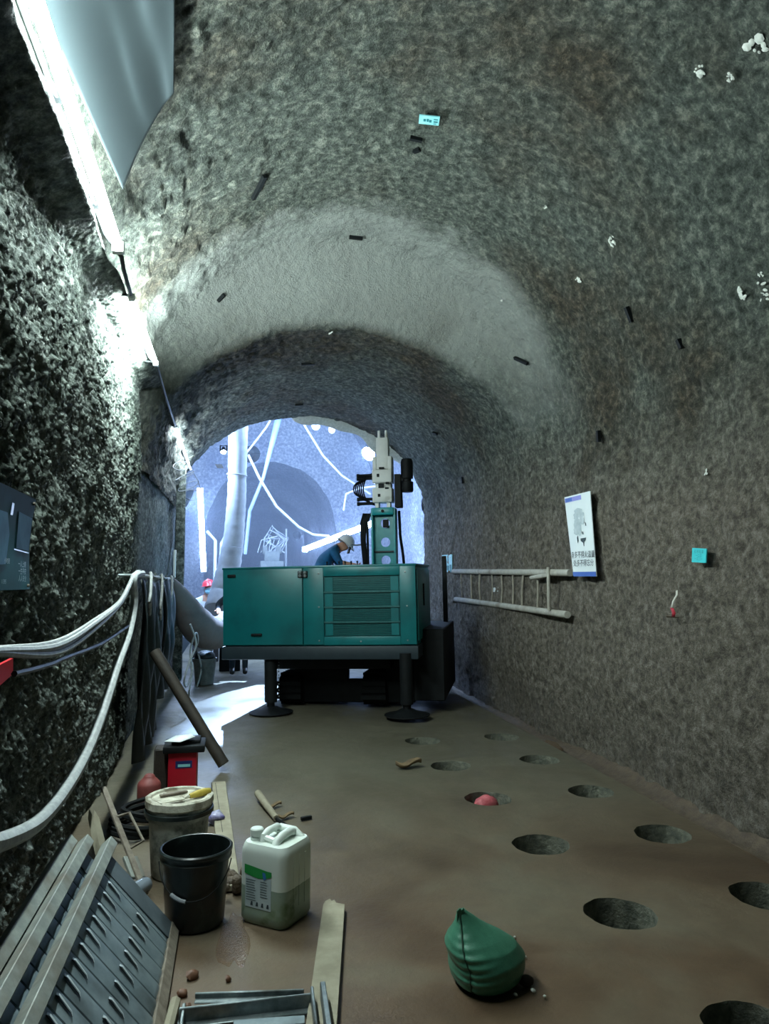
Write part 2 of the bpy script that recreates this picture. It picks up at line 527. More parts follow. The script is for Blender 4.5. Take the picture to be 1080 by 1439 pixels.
class MB:
    """collects shapes; build() links them as one mesh object"""

    def __init__(s, bevel=0.0, segs=2):
        s.v, s.f, s.m = [], [], []
        s.bevel, s.segs = bevel, segs

    def add(s, vs, fs, mi=0):
        o = len(s.v)
        s.v += [Vector(p) for p in vs]
        s.f += [tuple(i + o for i in f) for f in fs]
        s.m += [mi] * len(fs)
        return s

    def box(s, c, d, rot=None, mi=0):
        R = Euler(rot).to_matrix() if rot is not None and not isinstance(rot, Matrix) else (rot or Matrix.Identity(3))
        h = [x / 2 for x in d]
        vs = [R @ Vector((sx * h[0], sy * h[1], sz * h[2])) + Vector(c) for sx in (-1, 1) for sy in (-1, 1) for sz in (-1, 1)]
        return s.add(vs, [(0, 1, 3, 2), (4, 6, 7, 5), (0, 4, 5, 1), (2, 3, 7, 6), (0, 2, 6, 4), (1, 5, 7, 3)], mi)

    def bar(s, a, b, wd, th, up=(0, 0, 1), mi=0):
        """box from a to b, wd across, th along 'up'"""
        a, b = Vector(a), Vector(b)
        d = (b - a)
        y = d.normalized()
        x = y.cross(Vector(up))
        x = x.normalized() if x.length > 1e-5 else Vector((1, 0, 0))
        z = x.cross(y)
        R = Matrix((x, y, z)).transposed()
        return s.box((a + b) / 2, (wd, d.length, th), R, mi)

    def tube(s, pts, r, n=8, mi=0, cap=True):
        pts = [Vector(p) for p in pts]
        rs = r if isinstance(r, (list, tuple)) else [r] * len(pts)
        vs, fs = [], []
        prev = None
        for i, p in enumerate(pts):
            t = (pts[min(i + 1, len(pts) - 1)] - pts[max(i - 1, 0)])
            t = t.normalized() if t.length > 1e-9 else Vector((0, 0, 1))
            if prev is None:
                a = t.cross(Vector((0, 0, 1)))
                if a.length < .05:
                    a = t.cross(Vector((1, 0, 0)))
                a.normalize()
            else:
                a = (prev - t * prev.dot(t)).normalized()
            prev = a
            b = t.cross(a)
            for k in range(n):
                th = 2 * PI * k / n
                vs.append(p + (a * math.cos(th) + b * math.sin(th)) * rs[i])
        for i in range(len(pts) - 1):
            for k in range(n):
                k2 = (k + 1) % n
                fs.append((i * n + k, i * n + k2, (i + 1) * n + k2, (i + 1) * n + k))
        if cap:
            fs.append(tuple(range(n - 1, -1, -1)))
            fs.append(tuple(range((len(pts) - 1) * n, len(pts) * n)))
        return s.add(vs, fs, mi)

    def lathe(s, prof, n=32, c=(0, 0, 0), mi=0, rot=None, capb=False, capt=False, rfun=None):
        R = Euler(rot).to_matrix() if rot is not None else Matrix.Identity(3)
        vs, fs = [], []
        for r, z in prof:
            for k in range(n):
                th = 2 * PI * k / n
                rr = r * (rfun(th, z) if rfun else 1)
                vs.append(R @ Vector((rr * math.cos(th), rr * math.sin(th), z)) + Vector(c))
        for i in range(len(prof) - 1):
            for k in range(n):
                k2 = (k + 1) % n
                fs.append((i * n + k, i * n + k2, (i + 1) * n + k2, (i + 1) * n + k))
        if capb:
            fs.append(tuple(range(n - 1, -1, -1)))
        if capt:
            fs.append(tuple(range((len(prof) - 1) * n, len(prof) * n)))
        return s.add(vs, fs, mi)

    def prism(s, poly, t0, t1, ex, ey, ez, o, mi=0):
        """poly in the plane (ex, ey) at o, thickness from t0 to t1 along ez"""
        ex, ey, ez, o = Vector(ex), Vector(ey), Vector(ez), Vector(o)
        n = len(poly)
        vs = [o + ex * x + ey * y + ez * t0 for x, y in poly] + [o + ex * x + ey * y + ez * t1 for x, y in poly]
        fs = [tuple(range(n - 1, -1, -1)), tuple(range(n, 2 * n))]
        fs += [(i, (i + 1) % n, n + (i + 1) % n, n + i) for i in range(n)]
        return s.add(vs, fs, mi)

    def sphere(s, c, r, n=16, m=10, mi=0, sc=(1, 1, 1), rot=None):
        R = Euler(rot).to_matrix() if rot is not None else Matrix.Identity(3)
        vs, fs = [], []
        for i in range(m + 1):
            a = PI * i / m
            for k in range(n):
                th = 2 * PI * k / n
                vs.append(R @ Vector((math.sin(a) * math.cos(th) * r * sc[0], math.sin(a) * math.sin(th) * r * sc[1], math.cos(a) * r * sc[2])) + Vector(c))
        for i in range(m):
            for k in range(n):
                k2 = (k + 1) % n
                fs.append((i * n + k, (i + 1) * n + k, (i + 1) * n + k2, i * n + k2))
        return s.add(vs, fs, mi)

    def build(s, name, mats, parent=None, world=False, smooth=True, ang=40, weld=True):
        me = bpy.data.meshes.new(name)
        vs = s.v
        if parent is not None and world:
            inv = xf_of(parent).inverted()
            vs = [inv @ p for p in vs]
        me.from_pydata([tuple(p) for p in vs], [], s.f)
        if not isinstance(mats, (list, tuple)):
            mats = [mats]
        for m in mats:
            me.materials.append(m)
        me.polygons.foreach_set('material_index', s.m)
        bm = bmesh.new()
        bm.from_mesh(me)
        if weld:
            bmesh.ops.remove_doubles(bm, verts=bm.verts, dist=1e-5)
        bmesh.ops.recalc_face_normals(bm, faces=bm.faces)
        if s.bevel:
            ed = [e for e in bm.edges if len(e.link_faces) == 2 and e.calc_face_angle(0) > .6]
            bmesh.ops.bevel(bm, geom=ed, offset=s.bevel, segments=s.segs, profile=.5, affect='EDGES', clamp_overlap=True)
        bm.to_mesh(me)
        bm.free()
        if smooth:
            me.shade_smooth()
            me.set_sharp_from_angle(angle=math.radians(ang))
        o = bpy.data.objects.new(name, me)
        link(o)
        if parent is not None:
            o.parent = parent
        return o


def dup(o, parent=None):
    c = o.copy()
    link(c)
    c.parent = parent
    for ch in list(o.children):
        dup(ch, c)
    return c


def mesh_part(name, me, parent):
    o = bpy.data.objects.new(name, me)
    link(o)
    o.parent = parent
    return o


def text_mesh(body, size, mtl, parent, ex, ey, origin, name='lettering', world=True, align='CENTER', lift=0.002):
    """flat lettering lying on the plane (ex, ey) at origin"""
    c = bpy.data.curves.new('lettering', 'FONT')
    c.body = body
    c.size = size
    c.align_x = align
    c.align_y = 'CENTER'
    c.resolution_u = 2
    o = bpy.data.objects.new('lettering', c)
    link(o)
    me = bpy.data.meshes.new_from_object(o.evaluated_get(bpy.context.evaluated_depsgraph_get()))
    bpy.data.objects.remove(o)
    ex, ey = Vector(ex).normalized(), Vector(ey).normalized()
    ez = ex.cross(ey).normalized()
    T = Matrix.Translation(Vector(origin) + ez * lift) @ Matrix((ex, ey, ez)).transposed().to_4x4()
    if parent is not None and world:
        T = xf_of(parent).inverted() @ T
    me.transform(T)
    me.materials.clear()
    me.materials.append(mtl)
    return mesh_part(name, me, parent)


# ------------------------------------------------------------------ noise (numpy Perlin)
_rng = np.random.RandomState(11)
_perm = np.concatenate([_rng.permutation(256)] * 3)
_grad = _rng.normal(size=(256, 3))
_grad /= np.linalg.norm(_grad, axis=1)[:, None]


def perlin(P):
    Pi = np.floor(P).astype(int)
    f = P - Pi
    u = f * f * f * (f * (f * 6 - 15) + 10)
    Pi &= 255
    out = 0
    for dx in (0, 1):
        wx = u[..., 0] if dx else 1 - u[..., 0]
        for dy in (0, 1):
            wy = u[..., 1] if dy else 1 - u[..., 1]
            for dz in (0, 1):
                wz = u[..., 2] if dz else 1 - u[..., 2]
                h = _perm[_perm[_perm[(Pi[..., 0] + dx) & 255] + ((Pi[..., 1] + dy) & 255)] + ((Pi[..., 2] + dz) & 255)]
                g = _grad[h]
                out = out + wx * wy * wz * (g[..., 0] * (f[..., 0] - dx) + g[..., 1] * (f[..., 1] - dy) + g[..., 2] * (f[..., 2] - dz))
    return out


def fbm(P, size, octaves=3, gain=.5):
    a, s, t = 1.0, 1.0 / size, 0
    for k in range(octaves):
        t = t + a * perlin(P * s + 17.3 * k)
        a *= gain
        s *= 2.03
    return t


def sstep(a, b, x):
    t = np.clip((x - a) / (b - a), 0, 1)
    return t * t * (3 - 2 * t)


def grid_object(name, P, mtl, flip=False):
    ny, nu = P.shape[:2]
    me = bpy.data.meshes.new(name)
    me.vertices.add(ny * nu)
    me.vertices.foreach_set('co', P.reshape(-1).astype(np.float32))
    idx = np.arange(ny * nu).reshape(ny, nu)
    q = np.stack([idx[:-1, :-1], idx[:-1, 1:], idx[1:, 1:], idx[1:, :-1]], -1).reshape(-1, 4)
    if flip:
        q = q[:, ::-1]
    nq = len(q)
    me.loops.add(nq * 4)
    me.loops.foreach_set('vertex_index', q.reshape(-1).astype(np.int32))
    me.polygons.add(nq)
    me.polygons.foreach_set('loop_start', np.arange(0, nq * 4, 4, dtype=np.int32))
    me.polygons.foreach_set('loop_total', np.full(nq, 4, dtype=np.int32))
    me.update(calc_edges=True)
    me.materials.append(mtl)
    me.shade_smooth()
    o = bpy.data.objects.new(name, me)
    return link(o)


# ------------------------------------------------------------------ the tunnel
LIP_Y = 12.0


def vault_params(y):
    s = sstep(6.85, 7.6, y)
    cx = 1.05 + .05 * s
    a = 2.10 - .10 * s
    b = 2.25 - .68 * s
    return cx, a, b


def vault_profile(u, y):
    """u<0: right wall, from the foot (-1) to the spring (0); 0..1: the arch from right to left"""
    cx, a, b = vault_params(y)
    xr = cx + a
    z = np.where(u < 0, 2.6 + u * 2.75, 2.6 + b * np.sin(PI * np.clip(u, 0, 1)))
    foot = .10 * sstep(.9, -.15, z) * (u < 0)
    x = np.where(u < 0, xr + foot, cx + a * np.cos(PI * np.clip(u, 0, 1)))
    return x, z


def vault_normal(u, y):
    cx, a, b = vault_params(y)
    uu = np.clip(u, 0, 1)
    nx = -b * np.cos(PI * uu)
    nz = -a * np.sin(PI * uu)
    nx = np.where(u < 0, -1, nx)
    nz = np.where(u < 0, 0, nz)
    l = np.sqrt(nx * nx + nz * nz)
    return nx / l, nz / l


def vault_points(us, ys, calm=1.0):
    U, Y = np.meshgrid(us, ys)
    X, Z = vault_profile(U, Y)
    nx, nz = vault_normal(U, Y)
    P = np.stack([X, Y, Z], -1)
    d = .05 * fbm(P, 1.1, 2) + .030 * fbm(P, .26, 2) + .034 * np.abs(fbm(P + 5, .10, 2)) + .012 * fbm(P + 3, .05, 1)
    # ridges of the excavation on the upper left and around the spring line
    d += .05 * sstep(.55, .85, U) * fbm(P * np.array([1, .6, 1.4]), .30, 3)
    d += .03 * np.exp(-((Z - 2.75) / .28) ** 2) * (U < .3) * fbm(P * np.array([1, .35, 1]), .35, 3)
    d *= calm
    P[..., 0] += nx * d
    P[..., 2] += nz * d
    return P


ys = np.concatenate([np.arange(1.2, 2.4, .05), np.arange(2.4, 8.4, .018), np.arange(8.4, LIP_Y + .01, .04)])
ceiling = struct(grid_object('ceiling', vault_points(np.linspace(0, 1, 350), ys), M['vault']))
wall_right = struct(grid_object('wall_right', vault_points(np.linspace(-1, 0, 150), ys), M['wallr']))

# left wall: coarse sprayed concrete with a lip below the light strip
prof = [(-.97, -.08), (-.95, .5), (-.935, 1.0), (-.885, 2.0), (-.87, 2.6), (-.90, 3.26), (-.87, 3.32), (-.76, 3.385), (-.735, 3.40), (-.735, 3.43), (-.78, 3.46), (-1.08, 3.50)]
seg = [0]
for i in range(1, len(prof)):
    seg.append(seg[-1] + math.dist(prof[i], prof[i - 1]))
ss = np.linspace(0, seg[-1], 430)
px_ = np.interp(ss, seg, [p[0] for p in prof])
pz_ = np.interp(ss, seg, [p[1] for p in prof])
tx, tz = np.gradient(px_), np.gradient(pz_)
tl = np.sqrt(tx * tx + tz * tz)
nx_, nz_ = tz / tl, -tx / tl
yl = np.concatenate([np.arange(1.1, 2.5, .04), np.arange(2.5, 7.6, .0092), np.arange(7.6, 12.02, .035)])
S_, YL = np.meshgrid(np.arange(len(ss)), yl)
P = np.stack([px_[S_], YL, pz_[S_]], -1)
rough = 1 - .82 * sstep(6.6, 7.8, YL)
lipk = sstep(3.2, 3.38, P[..., 2])
d = .05 * fbm(P, .8, 2) + rough * (1 - .75 * lipk) * (.040 * fbm(P, .13, 1) + .034 * np.abs(fbm(P + 4, .042, 2)) + .024 * fbm(P + 9, .023, 1))
d -= .05 * sstep(6.8, 7.6, YL) * (1 - lipk)
P[..., 0] += nx_[S_] * d - .05 * sstep(7.0, 8.5, YL) * 0
P[..., 2] += nz_[S_] * d + .02 * lipk * fbm(P, .5, 2)
wall_left = struct(grid_object('wall_left', P, M['walll'], flip=True))

# floor slab with the two rows of pile holes
HOLES = [(1.80, 7.08), (2.60, 7.08), (1.80, 6.13), (2.605, 6.16), (1.80, 5.19), (2.61, 5.22), (1.81, 4.28), (2.62, 4.30),
         (1.82, 3.37), (2.63, 3.40), (1.83, 2.46)]
RIM = []
for i, (hx, hy) in enumerate(HOLES):
    ph = [random.uniform(0, 6.28) for _ in range(4)]
    RIM.append([(hx + .168 * (1 + .018 * math.sin(2 * t + ph[0]) + .014 * math.sin(5 * t + ph[1]) + .012 * math.sin(11 * t + ph[2])) * math.cos(t),
                 hy + .168 * (1 + .018 * math.sin(2 * t + ph[0]) + .014 * math.sin(5 * t + ph[1]) + .012 * math.sin(11 * t + ph[2])) * math.sin(t))
                for t in [2 * PI * k / 40 for k in range(40)]])
FX0, FX1 = -1.0, 2.93


def floor_z(x, y):
    P = np.stack([x, y, 0 * x], -1)
    return .012 * fbm(P, 1.4, 2) + .0035 * fbm(P, .25, 2) - .006


fv, fe = [], []
gx = np.arange(FX0, FX1 + .001, .0655)
gy = np.concatenate([np.arange(1.2, 9, .08), np.arange(9, 13.6, .3), [15, 17, 20, 25, 36]])
for y in gy:
    for x in gx:
        if all((x - hx) ** 2 + (y - hy) ** 2 > .195 ** 2 for hx, hy in HOLES):
            fv.append(Vector((x, y)))
for rim in RIM:
    b0 = len(fv)
    fv += [Vector(p) for p in rim]
    fe += [(b0 + k, b0 + (k + 1) % len(rim)) for k in range(len(rim))]
rv, re, rf, _, _, _ = geometry.delaunay_2d_cdt(fv, fe, [], 0, 1e-6)
rf = [f for f in rf if not any(all((rv[i].x - hx) ** 2 + (rv[i].y - hy) ** 2 < .185 ** 2 for i in f) for hx, hy in HOLES)]
rz = floor_z(np.array([v.x for v in rv]), np.array([v.y for v in rv]))
mb = MB()
mb.add([(v.x, v.y, z) for v, z in zip(rv, rz)], rf)
floor = struct(mb.build('floor', M['floor'], ang=60))
for (hx, hy), rim in zip(HOLES, RIM):
    m = MB()
    zz = floor_z(np.array([p[0] for p in rim]), np.array([p[1] for p in rim]))
    vs, fs = [], []
    n = len(rim)
    for j, dep in enumerate((0, .012, .05, .10, .16)):
        for k, (x, y) in enumerate(rim):
            jit = 1 + (random.uniform(-.035, .02) if j else 0)
            vs.append((hx + (x - hx) * jit, hy + (y - hy) * jit, zz[k] - dep))
    for j in range(4):
        fs += [(j * n + k, j * n + (k + 1) % n, (j + 1) * n + (k + 1) % n, (j + 1) * n + k) for k in range(n)]
    m.add(vs, fs, 0)
    m.add([(hx + (x - hx) * .97, hy + (y - hy) * .97, -.145) for x, y in rim] + [(hx, hy, -.14)], [(k, (k + 1) % n, n) for k in range(n)], 1)
    m.build('drill_hole', [M['hole'], M['sludge']], floor)

# gutter along the foot of the right wall
gys = np.arange(1.2, 12.2, .06)
gus = np.linspace(0, 1, 9)
GU, GY = np.meshgrid(gus, gys)
GX = 2.905 + GU * .42
P = np.stack([GX, GY, 0 * GX], -1)
GZ = -.02 - .045 * np.sin(PI * np.clip(GU * 1.1, 0, 1)) + .02 * fbm(P, .22, 3) * np.sin(PI * GU) + .05 * sstep(.6, 1, GU) - .03
P[..., 2] = GZ
P[:, 0, 2] = -.05
struct(grid_object('trim_1', P, M['gutter'], flip=False))
m = MB()
m.add([(FX1, y, -.004) for y in (1.2, 13.0)] + [(FX1, y, -.10) for y in (1.2, 13.0)], [(0, 1, 3, 2)])
struct(m.build('trim_2', M['floor']))

# ------------------------------------------------------------------ far chamber and the tunnel beyond it
def arch(u, cx, a, zs, b, z0=-.05):
    """u 0..1 from the right foot over the crown to the left foot"""
    pts = []
    for t in u:
        if t < .22:
            pts.append((cx + a, z0 + (zs - z0) * t / .22))
        elif t > .78:
            pts.append((cx - a, z0 + (zs - z0) * (1 - t) / .22))
        else:
            th = PI * (t - .22) / .56
            pts.append((cx + a * math.cos(th), zs + b * math.sin(th)))
    return np.array(pts)


def sweep(name, rings, mtl, amp=.06, sub=10):
    u = np.linspace(0, 1, 90)
    rows = []
    for (y0, p0), (y1, p1) in zip(rings[:-1], rings[1:]):
        A, B = arch(u, *p0), arch(u, *p1)
        for k in range(sub):
            t = k / sub
            q = A * (1 - t) + B * t
            rows.append(np.stack([q[:, 0], np.full(len(u), y0 + (y1 - y0) * t), q[:, 1]], -1))
    B = arch(u, *rings[-1][1])
    rows.append(np.stack([B[:, 0], np.full(len(u), rings[-1][0]), B[:, 1]], -1))
    P = np.array(rows)
    c = np.array([1.1, 0, 2.5])
    n = c - P
    n[..., 1] = 0
    n /= np.linalg.norm(n, axis=-1)[..., None]
    P = P + n * (amp * fbm(P, .7, 3))[..., None]
    return struct(grid_object(name, P, mtl))


CH = (1.25, 2.55, 3.4, 3.0)
TN = (.95, 1.75, 2.6, 2.0)
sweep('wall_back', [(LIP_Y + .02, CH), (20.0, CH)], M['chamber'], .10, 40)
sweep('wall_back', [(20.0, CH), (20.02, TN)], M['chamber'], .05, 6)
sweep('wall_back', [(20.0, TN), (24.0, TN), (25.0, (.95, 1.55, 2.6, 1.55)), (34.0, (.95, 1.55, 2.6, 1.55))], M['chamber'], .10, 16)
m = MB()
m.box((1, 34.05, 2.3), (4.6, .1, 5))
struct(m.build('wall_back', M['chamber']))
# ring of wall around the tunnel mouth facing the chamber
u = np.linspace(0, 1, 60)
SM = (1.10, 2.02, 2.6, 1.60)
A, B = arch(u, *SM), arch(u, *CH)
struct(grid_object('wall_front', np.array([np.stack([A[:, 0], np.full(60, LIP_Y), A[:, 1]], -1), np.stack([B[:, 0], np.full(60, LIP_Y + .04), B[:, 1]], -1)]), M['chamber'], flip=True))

# ------------------------------------------------------------------ light strip and its cable
SX = -.68


def strip_path(pts, n=10):
    return [at_x(px, py, SX) for px, py in pts]


def led_strip(label, p0, p1, mtl, r=.028, group=None):
    t = thing('led_strip', label, 'lamp', p0, group=group)
    m = MB()
    k = max(2, int((Vector(p1) - Vector(p0)).length / .35))
    pts = [Vector(p0).lerp(Vector(p1), i / k) + Vector((0, 0, -.012 * math.sin(PI * (i % 2)))) for i in range(k + 1)]
    m.tube(pts, r, 6)
    m.build('light_tube', mtl, t, world=True)
    for e in (pts[0], pts[-1]):
        c = MB(.004, 1)
        c.box(e, (2.3 * r, .05, 2.3 * r))
        c.build('end_cap', M['white'], t, world=True)
    for i in range(0, k + 1, 2):
        h = MB()
        h.box(pts[i] + Vector((-.035, 0, .012)), (.10, .02, .012))
        h.build('clip', M['black'], t, world=True)
    return t


pA0, pA1 = Vector((SX, 2.2, 3.51)), at_x(166, 348, SX)
pB0, pB1 = at_x(185, 418, SX), at_x(219, 511, SX)
pD0, pD1 = at_x(247, 600, SX), at_x(268, 660, SX)
led_strip('long glaring white light strip along the top of the left wall nearest the camera', pA0, pA1, M['led'])
led_strip('short glaring light strip midway along the left wall by the warm stain', pB0, pB1, M['ledmid'], .018)
led_strip('thin distant light strip ending at the lip of the far arch', pD0, pD1, M['ledfar'], .010)
m = MB()
cp = [Vector((SX - .07, 1.7, 3.55)), pA1 + Vector((-.06, -.1, .04)), pA1 + Vector((0, .12, .0)), at_x(174, 380, SX), pB0 + Vector((.0, -.06, 0)), pB0 + Vector((-.05, .1, .04)), pB1 + Vector((-.05, -.1, .04)), pB1 + Vector((0, .1, 0)),
      at_x(233, 560, SX), pD0 + Vector((0, -.08, 0)), pD0 + Vector((-.03, .2, .03)), pD1 + Vector((-.03, .0, .03))]
m.tube(cp, .013, 7)
tag(m.build('power_cable', M['blkcable']), 'dark power cable running along the top of the left wall behind the light strips', 'cable')

# bare cable loops at the far end of the strip
lp = []
for k in range(4):
    c = at_x(255 + 5 * k, 655 + 9 * k, SX + .02)
    lp += [c + Vector((.10 * math.cos(a) * (1 + .2 * k), .12 * math.sin(a), .07 * math.sin(a + k) - .05 * k)) for a in [2 * PI * i / 14 for i in range(14)]]
m = MB()
m.tube(lp, .006, 5)
tag(m.build('cable_loops', M['whcable']), 'tangle of thin white cable loops below the end of the far light strip', 'cable')


# ------------------------------------------------------------------ plastic sheet hung at the upper left
def vault_hit(px, py, inset=0.0):
    """where a view ray meets the arch"""
    d = ray(px, py).normalized()
    o = Vector((0, 0, EYE))
    t = .5
    while t < 40:
        p = o + d * t
        cx, a, b = vault_params(np.float64(p.y))
        a, b = a - inset, b - inset
        if p.z > 2.6:
            if ((p.x - cx) / a) ** 2 + ((p.z - 2.6) / b) ** 2 > 1:
                return p
        elif p.x > cx + a or p.x < cx - a:
            return p
        t += .01
    return p


ca, cb = vault_hit(247, -120, .10), vault_hit(244, 130, .10)
cc, cd = vault_hit(172, 266, .13), Vector((SX + .02, 2.0, 3.66))
nu, nv = 46, 60
P = np.zeros((nv, nu, 3))
left0, left1 = Vector((SX - .10, 1.9, 3.62)), cc
right0, right1 = ca, cb
for j in range(nv):
    tv = j / (nv - 1)
    Lp, Rp = left0.lerp(left1, tv), right0.lerp(right1, tv)
    for i in range(nu):
        tu = i / (nu - 1)
        p = Lp.lerp(Rp, tu)
        sag = -.10 * math.sin(PI * tu) * (.6 + .4 * math.sin(PI * tv))
        fold = .022 * math.sin(9 * (tu * .8 + tv * .9) + 1.5 * math.sin(3 * tv)) * math.sin(PI * tu) + .012 * math.sin(17 * tu - 6 * tv) * math.sin(PI * tu)
        P[j, i] = (p.x + .4 * fold, p.y, p.z - sag + fold)
sh = grid_object('plastic_sheet', P, M['sheet'])
so = sh.modifiers.new('thickness', 'SOLIDIFY')
so.thickness = .003
tag(sh, 'large grey plastic sheet hung under the arch beside the glaring light strip', 'plastic sheet')

# ------------------------------------------------------------------ drilling rig
rig = thing('drilling_rig', 'teal drilling rig with slatted grille and white and teal mast blocking the tunnel', 'drilling rig',
            (.948, 8.457, 0), (0, math.radians(-1.2), math.radians(-21)))
HW, HB, HT, HD = 1.136, .63, 1.675, 1.35
m = MB(.025, 3)
m.box((0, HD / 2 + .03, (HB + HT) / 2 + .07), (2 * HW - .02, HD, HT - HB - .14))
housing = m.build('engine_housing', M['teal'], rig)
# front cover as a frame around the grille opening
GX0, GX1, GZ0, GZ1 = .075, .952, .885, 1.565
m = MB(.006, 2)
y0 = .015
for c, d in (((( -.16 + GX0) / 2, 0, 1.23), (GX0 + .16, .03, HT - .79 - .015)), (((GX1 + HW - .004) / 2, 0, 1.23), (HW - .004 - GX1, .03, HT - .79 - .015)),
             (((GX0 + GX1) / 2, 0, (GZ1 + HT - .008) / 2), (GX1 - GX0, .03, HT - .008 - GZ1)), (((GX0 + GX1) / 2, 0, (GZ0 + .79) / 2), (GX1 - GX0, .03, GZ0 - .79))):
    m.box((c[0], y0, c[2]), d)
m.build('grille_panel', M['teal'], rig)
m = MB(.006, 2)
m.box((-.652, y0, 1.23), (.956, .03, HT - .79 - .015))
door = m.build('engine_door', M['teal'], rig)
m = MB(.006, 2)
m.box((-1.02, -.008, 1.592), (.10, .02, .035))
m.build('hinge', M['black'], door)
m = MB(.008, 2)
m.box((-.72, -.012, .915), (.13, .03, .026))
m.build('handle', M['black'], door)
m = MB(.004, 1)
m.box((-.165, -.008, 1.595), (.115, .02, .075))
lt = m.build('latch_plate', M['black'], rig)
for sx in (-1, 1):
    for sz in (-1, 1):
        k = MB()
        k.lathe([(.019, 0), (.019, .012), (.010, .02), (0, .02)], 10, (-.165 + .03 * sx, -.018, 1.595 + .018 * sz), rot=(PI / 2, 0, 0))
        k.build('knob', M['steel'], lt)
m = MB()
m.box(((GX0 + GX1) / 2, .05, (GZ0 + GZ1) / 2), (GX1 - GX0, .02, GZ1 - GZ0))
grille = m.build('radiator', M['dkgrille'], rig)
m = MB()
zz = GZ0 + .012
while zz < GZ1:
    m.box(((GX0 + GX1) / 2, .030, zz), (GX1 - GX0 - .12, .016, .009), (.5, 0, 0))
    zz += .0215
o = m.build('grille_slats', M['slat'], rig, smooth=False)
o['kind'] = 'stuff'
m = MB()
xx = GX0 + .01
while xx < GX1:
    m.box((xx, .018, (GZ0 + GZ1) / 2), (.0035, .0035, GZ1 - GZ0))
    xx += .0195
o = m.build('grille_wires', M['slat'], rig, smooth=False)
o['kind'] = 'stuff'
for z in (1.045, 1.215, 1.385):
    m = MB(.003, 1)
    m.box(((GX0 + GX1) / 2, .012, z), (GX1 - GX0, .02, .022))
    m.build('grille_bar', M['slat'], rig)
for x in (GX0 + .06, GX1 - .06):
    m = MB(.003, 1)
    m.box((x, .020, (GZ0 + GZ1) / 2), (.09, .012, GZ1 - GZ0 - .02))
    m.build('grille_side_strip', M['teal'], rig)
for x, z in ((.02, 1.60), (1.015, 1.60), (.02, 1.22), (1.03, 1.22), (1.03, .84), (.02, .84), (.5, .83)):
    m = MB()
    m.lathe([(.010, 0), (.010, .007), (0, .010)], 8, (x, 0, z), rot=(PI / 2, 0, 0))
    m.build('bolt', M['steel'], rig)
m = MB(.012, 2)
m.box((0, HD / 2 + .02, HB + .075), (2 * HW + .02, HD + .06, .15))
m.build('base_rail', M['navy'], rig)
m = MB(.012, 2)
m.box((0, HD / 2 + .02, HT + .002), (2 * HW + .015, HD + .04, .03))
m.build('top_cover', M['teal'], rig)
# right side door with its slot handle
m = MB(.006, 2)
m.box((HW + .004, HD / 2, 1.23), (.02, HD - .12, .80))
sd = m.build('side_door', M['teal'], rig)
m = MB(.004, 1)
m.box((HW + .020, .55, 1.33), (.02, .035, .26))
m.build('slot_handle', M['black'], sd)
# jacks
for jx, jy, nm in ((-.59, .10, 0), (1.0, .02, 1)):
    m = MB()
    m.tube([(jx, jy, .70), (jx, jy, .14)], .072, 16)
    m.tube([(jx, jy, .16), (jx, jy, .05)], .045, 12)
    leg = m.build('jack_leg', M['black'], rig)
    m = MB(.006, 1)
    m.lathe([(.0, .012), (.24, .012), (.26, .03), (.13, .06), (.07, .09), (0, .09)], 20, (jx, jy, 0), capb=False)
    m.build('foot_plate', M['black'], leg)
m = MB()
for k in range(13):
    m.sphere((-.50, .12, .62 - .035 * k), .009, 6, 4)
m.build('chain', M['steel'], rig)
# undercarriage
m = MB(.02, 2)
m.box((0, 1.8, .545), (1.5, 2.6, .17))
m.box((.25, .80, .545), (1.5, .10, .20))  # dark plates added in place of the shade under the housing
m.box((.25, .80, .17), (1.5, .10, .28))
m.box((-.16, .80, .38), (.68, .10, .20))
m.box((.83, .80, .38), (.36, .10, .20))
m.build('undercarriage_with_shade_plates', M['black'], rig)
for s in (-1, 1):
    m = MB()
    cx = .52 * s
    loop = []
    for k in range(12):
        a = PI / 2 + PI * k / 11
        loop.append((.75 + .17 * math.cos(a), .20 + .17 * math.sin(a)))
    for k in range(12):
        a = -PI / 2 + PI * k / 11
        loop.append((2.75 + .17 * math.cos(a), .20 + .17 * math.sin(a)))
    m.prism(loop, -.14, .14, (0, 1, 0), (0, 0, 1), (1, 0, 0), (cx, 0, 0))
    tr = m.build('crawler_track', M['rubber'], rig)
    g = MB()
    for k in range(22):
        y = .75 + 2.0 * k / 21
        g.box((cx, y, .375), (.30, .05, .03))
        g.box((cx, y, .022), (.30, .05, .02))
    for yy in (.58, 2.92):
        for zz in (.12, .2, .28):
            g.box((cx, yy, zz), (.30, .03, .05))
    o = g.build('track_pads', M['rubber'], tr, smooth=False)
    o['kind'] = 'stuff'
m = MB(.01, 1)
m.box((-.1, 2.45, .70), (1.9, 1.9, .06))
m.build('rear_deck', M['navy'], rig)
m = MB(.01, 1)
m.box((1.21, 1.22, .52), (.36, 1.6, .82))
m.build('side_platform', M['black'], rig)
m = MB(.006, 1)
m.box((1.30, 1.80, 1.36), (.06, .06, .90))
m.build('side_post', M['black'], rig)
# control console on the rear deck
m = MB(.01, 1)
m.box((-.05, 1.75, 1.20), (.62, .22, .96))
con = m.build('control_console', M['navy'], rig)
for k in range(7):
    m = MB()
    m.tube([(-.30 + .085 * k, 1.70, 1.66), (-.30 + .085 * k, 1.68, 1.75)], .008, 6)
    m.sphere((-.30 + .085 * k, 1.68, 1.76), .014, 8, 5)
    m.build('lever', M['black'], con)
# mast
MX, MY = .49, 1.8


